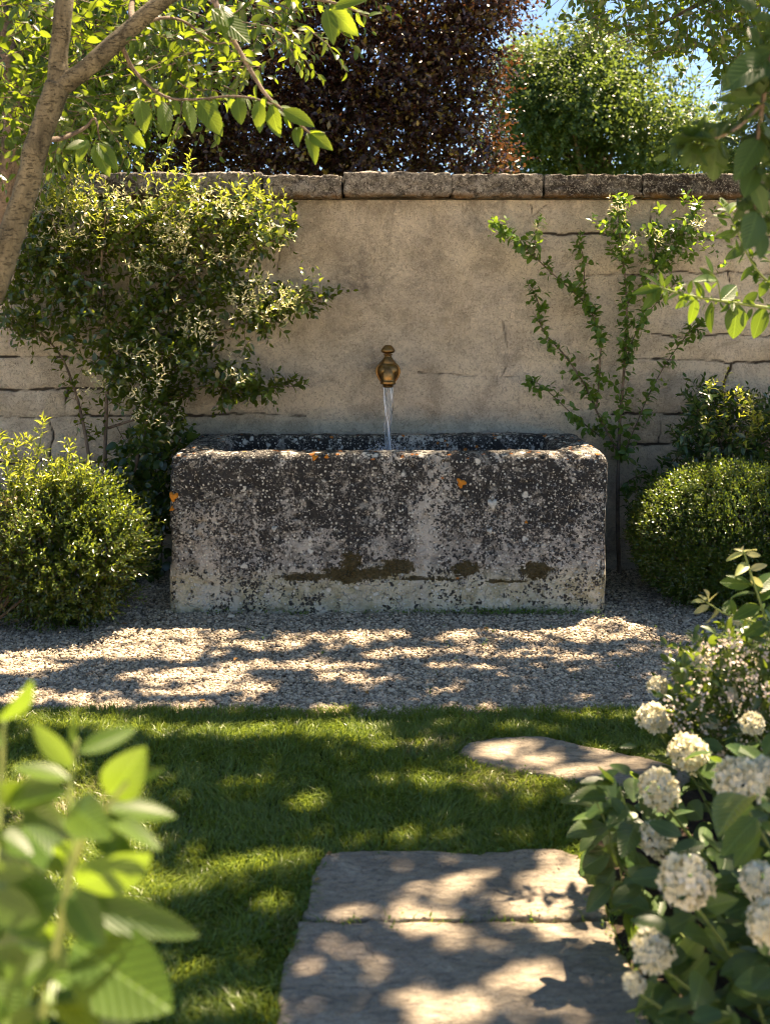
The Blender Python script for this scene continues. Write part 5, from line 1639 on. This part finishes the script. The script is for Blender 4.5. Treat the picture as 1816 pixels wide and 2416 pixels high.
# edge leaves spilling over the slab
el = []
for (a, b) in [((1450, 1850), (1370, 1838)), ((1440, 1900), (1372, 1925)), ((1420, 1930), (1350, 1922)), ((1440, 1960), (1372, 2010)), ((1430, 2000), (1390, 2080)), ((1440, 2090), (1382, 2145)), ((1470, 2080), (1450, 2170)), ((1520, 2100), (1525, 2190)), ((1480, 2150), (1490, 2230)), ((1560, 2110), (1545, 2170)),
              ((1440, 1850), (1415, 1800)), ((1480, 1830), (1440, 1790)), ((1500, 1760), (1460, 1760)), ((1450, 2020), (1480, 2080)), ((1500, 2010), (1530, 2090)), ((1440, 1880), (1480, 1930)), ((1470, 1990), (1420, 2050))]:
    el.append((a, b, .55))
for (a, b) in [((1440, 1880), (1350, 1870)), ((1430, 1950), (1340, 1960)), ((1440, 2010), (1362, 2052)), ((1450, 2050), (1400, 2120)), ((1500, 2120), (1470, 2200)), ((1530, 2180), (1500, 2250)), ((1460, 1820), (1400, 1840)), ((1590, 2380), (1440, 2420)), ((1600, 2400), (1480, 2330)), ((1560, 2416), (1420, 2440)), ((1480, 1900), (1430, 1950)), ((1560, 2180), (1570, 2260)), ((1500, 1940), (1470, 2000))]:
    el.append((a, b, .5))
tubes('low_stems', [([(.62, 2.12, 0), P(1470, 2050, 2.12), P(1432, 1950, 2.12), P(1405, 1890, 2.12)], .003, .0015), ([(.66, 2.2, 0), P(1500, 1950, 2.2), P(1460, 1860, 2.2)], .003, .0015)], M_GSTEM, hy, 6, 16)
S = cat(*HL)
leaf_cloud('foliage', T_HERO, *S, .58, L_HYD, hy, cvar=.9)
placed_leaves(el, 2.12, T_HERO, L_HYD, hy, 'edge_leaves', face=(0, -.4, .9), jy=.04)
# fresh lighter leaves on the big flowering stem at the right edge
fr = [((1765, 1880), (1690, 1915), .4), ((1775, 1900), (1700, 1960), .45), ((1785, 1930), (1705, 2000), .45), ((1790, 1900), (1860, 1930), .5), ((1795, 1960), (1720, 2040), .5), ((1795, 1940), (1860, 1990), .5), ((1800, 2000), (1740, 2070), .5), ((1640, 2160), (1560, 2200), .45), ((1650, 2200), (1740, 2230), .45),
      ((1655, 2200), (1590, 2290), .5), ((1670, 2250), (1600, 2330), .5), ((1670, 2230), (1760, 2290), .5), ((1690, 2280), (1640, 2370), .5), ((1690, 2270), (1790, 2350), .5), ((1560, 2290), (1620, 2340), .45), ((1560, 2320), (1480, 2390), .45), ((1580, 2340), (1620, 2416), .5), ((1640, 2150), (1720, 2120), .45)]
placed_leaves(fr, 1.80, T_HERO, L_HYD2, hy, 'fresh_leaves', face=(0, -.5, .85), jy=.05)

# small-flowered plant behind
sf = thing('flowering_shrub', 'bushy plant dotted with tiny blush flowers above the hydrangea', 'shrub', (1.15, 2.75, 0))
SFP = [(1640, 1530), (1700, 1500), (1760, 1500), (1900, 1480), (1900, 1860), (1700, 1800), (1600, 1760), (1560, 1690), (1600, 1600)]
pp = poly_points(SFP, 420, 2.45, 3.0)
pp = pp[pp[:, 2] > .04]
D = R.normal(0, .7, pp.shape) + [-.1, -.1, .5]
ssf = shoots(pp, D, .07, 6, .038, ang=(70, 35))
leaf_cloud('foliage', T_MD, *ssf[:4], .5, leaf_mat('leaf_flowering', (.026, .060, .014), (.080, .125, .026), (.28, .38, .03), .32, .34, .5), sf)
twigs('twigs', [ssf[4]], .0012, M_GSTEM, sf)
fp_ = poly_points(SFP, 330, 2.38, 2.7)
fp_ = fp_[fp_[:, 2] > .08]
off_ = R.normal(0, 1, (len(fp_), 7, 3)) * .010
pz = (fp_[:, None] + off_).reshape(-1, 3)
dd = R.normal(0, 1, pz.shape)
leaf_cloud('blossom', T_SM, pz, dd, R.normal(0, 1, pz.shape) + [0, -.5, .8], .0085, .9, L_PINK, sf)
tubes('stems', [([(1.15 + R.normal(0, .06), 2.75, 0), (1.1 + R.normal(0, .1), 2.72, .18), P(R.uniform(1640, 1860), R.uniform(1540, 1700), 2.7)], .004, .0015) for _ in range(16)], M_GSTEM, sf, 6, 10)

# tall pale-tipped stem at the right edge
tp = thing('tall_plant', 'tall stem with pale pink-tipped leaves at the right edge before the box ball', 'plant', (1.02, 2.5, 0))
s_a = [(1.02, 2.5, 0), P(1880, 1700, 2.5), P(1815, 1500, 2.5), P(1795, 1430, 2.5), P(1775, 1370, 2.5), P(1760, 1322, 2.5), P(1752, 1300, 2.5)]
s_b = [P(1812, 1480, 2.5), P(1760, 1462, 2.5), P(1710, 1448, 2.5), P(1680, 1430, 2.5), P(1664, 1420, 2.5)]
tubes('stems', [(s_a, .004, .002), (s_b, .0028, .0014)], M_GSTEM, tp, 8, 30)
LT = [((1753, 1305), (1712, 1318), .3), ((1753, 1302), (1730, 1292), .34), ((1753, 1300), (1745, 1285), .4), ((1756, 1302), (1783, 1292), .36), ((1758, 1306), (1795, 1310), .4), ((1764, 1330), (1738, 1350), .4), ((1768, 1345), (1808, 1330), .4), ((1770, 1360), (1800, 1395), .4),
      ((1662, 1420), (1632, 1416), .32), ((1664, 1418), (1648, 1398), .34), ((1668, 1418), (1672, 1392), .34), ((1670, 1422), (1690, 1396), .36), ((1672, 1428), (1636, 1446), .36), ((1688, 1436), (1672, 1478), .42)]
LT2 = [((1770, 1378), (1698, 1372), .5), ((1778, 1385), (1716, 1350), .45), ((1785, 1400), (1722, 1402), .4), ((1790, 1420), (1840, 1380), .45), ((1792, 1430), (1730, 1455), .45), ((1710, 1446), (1722, 1410), .5), ((1730, 1452), (1726, 1412), .45), ((1740, 1458), (1790, 1440), .4), ((1800, 1450), (1850, 1420), .45), ((1806, 1470), (1760, 1500), .45),
       ((1780, 1395), (1830, 1350), .45), ((1812, 1490), (1860, 1480), .5), ((1820, 1530), (1780, 1560), .5)]
placed_leaves(LT, 2.5, T_HERO, leaf_mat('leaf_blush_tip', (.30, .34, .10), (.50, .42, .26), (.60, .60, .20), .4, .4, .4), tp, 'pale_leaves', face=(0, -.6, .7))
placed_leaves(LT2, 2.5, T_HERO, L_FORE, tp, 'leaves', face=(0, -.5, .8))

# ------------------------------------------------------------------ fallen leaves, moss and weeds at the trough's foot
for x, y, label in [(560, 1560, 'dry brown leaf on the gravel in front of the trough left of its middle'), (1140, 1492, 'dry leaf on shaded gravel close to the right part of the trough foot'),
                    (300, 1480, 'dry leaf on the gravel beside the sunlit round shrub'), (1330, 1520, 'dry leaf on gravel in front of the right end of the trough'),
                    (860, 1640, 'dry leaf on gravel near the middle of the lawn edge'), (470, 1660, 'dry leaf on gravel at the left lawn edge'),
                    (775, 2034, 'tiny brown leaf on the far left corner of the middle slab'), (742, 2105, 'tiny brown leaf on the left rim of the middle slab')]:
    X, Y = G(x, y)
    grv = y < 1700
    p = np.array([[X, Y, .012 if grv else .024]])
    az = R.random() * 6.28
    o = leaf_cloud('fallen_leaf', T_MD, p, np.array([[math.cos(az), math.sin(az), .15]]), np.array([[R.normal(0, .3), R.normal(0, .3), 1]]), .028 if grv else .018, .5, L_DRY, None)
    tag(o, label, 'leaf', 'fallen leaves')
n = 260
mx = np.concatenate([R.normal(.55, .17, 180), R.uniform(TX0 + .1, TX1 - .05, 80)])
P0 = np.stack([mx, TY0 - .008 + R.normal(0, .008, n), .006 + .01 * R.random(n)], -1)
D = R.normal(0, .7, P0.shape) + [0, -.5, .5]
sm_ = shoots(P0, D, .014, 4, .009, ang=(75, 50))
o = leaf_cloud('moss', T_SM, *sm_[:4], .6, L_ESP, None)
tag(o, 'thin fringe of green moss along the foot of the trough', 'moss', kind='stuff')
print('objects', len(bpy.data.objects), 'polys', sum(len(m.polygons) for m in bpy.data.meshes))
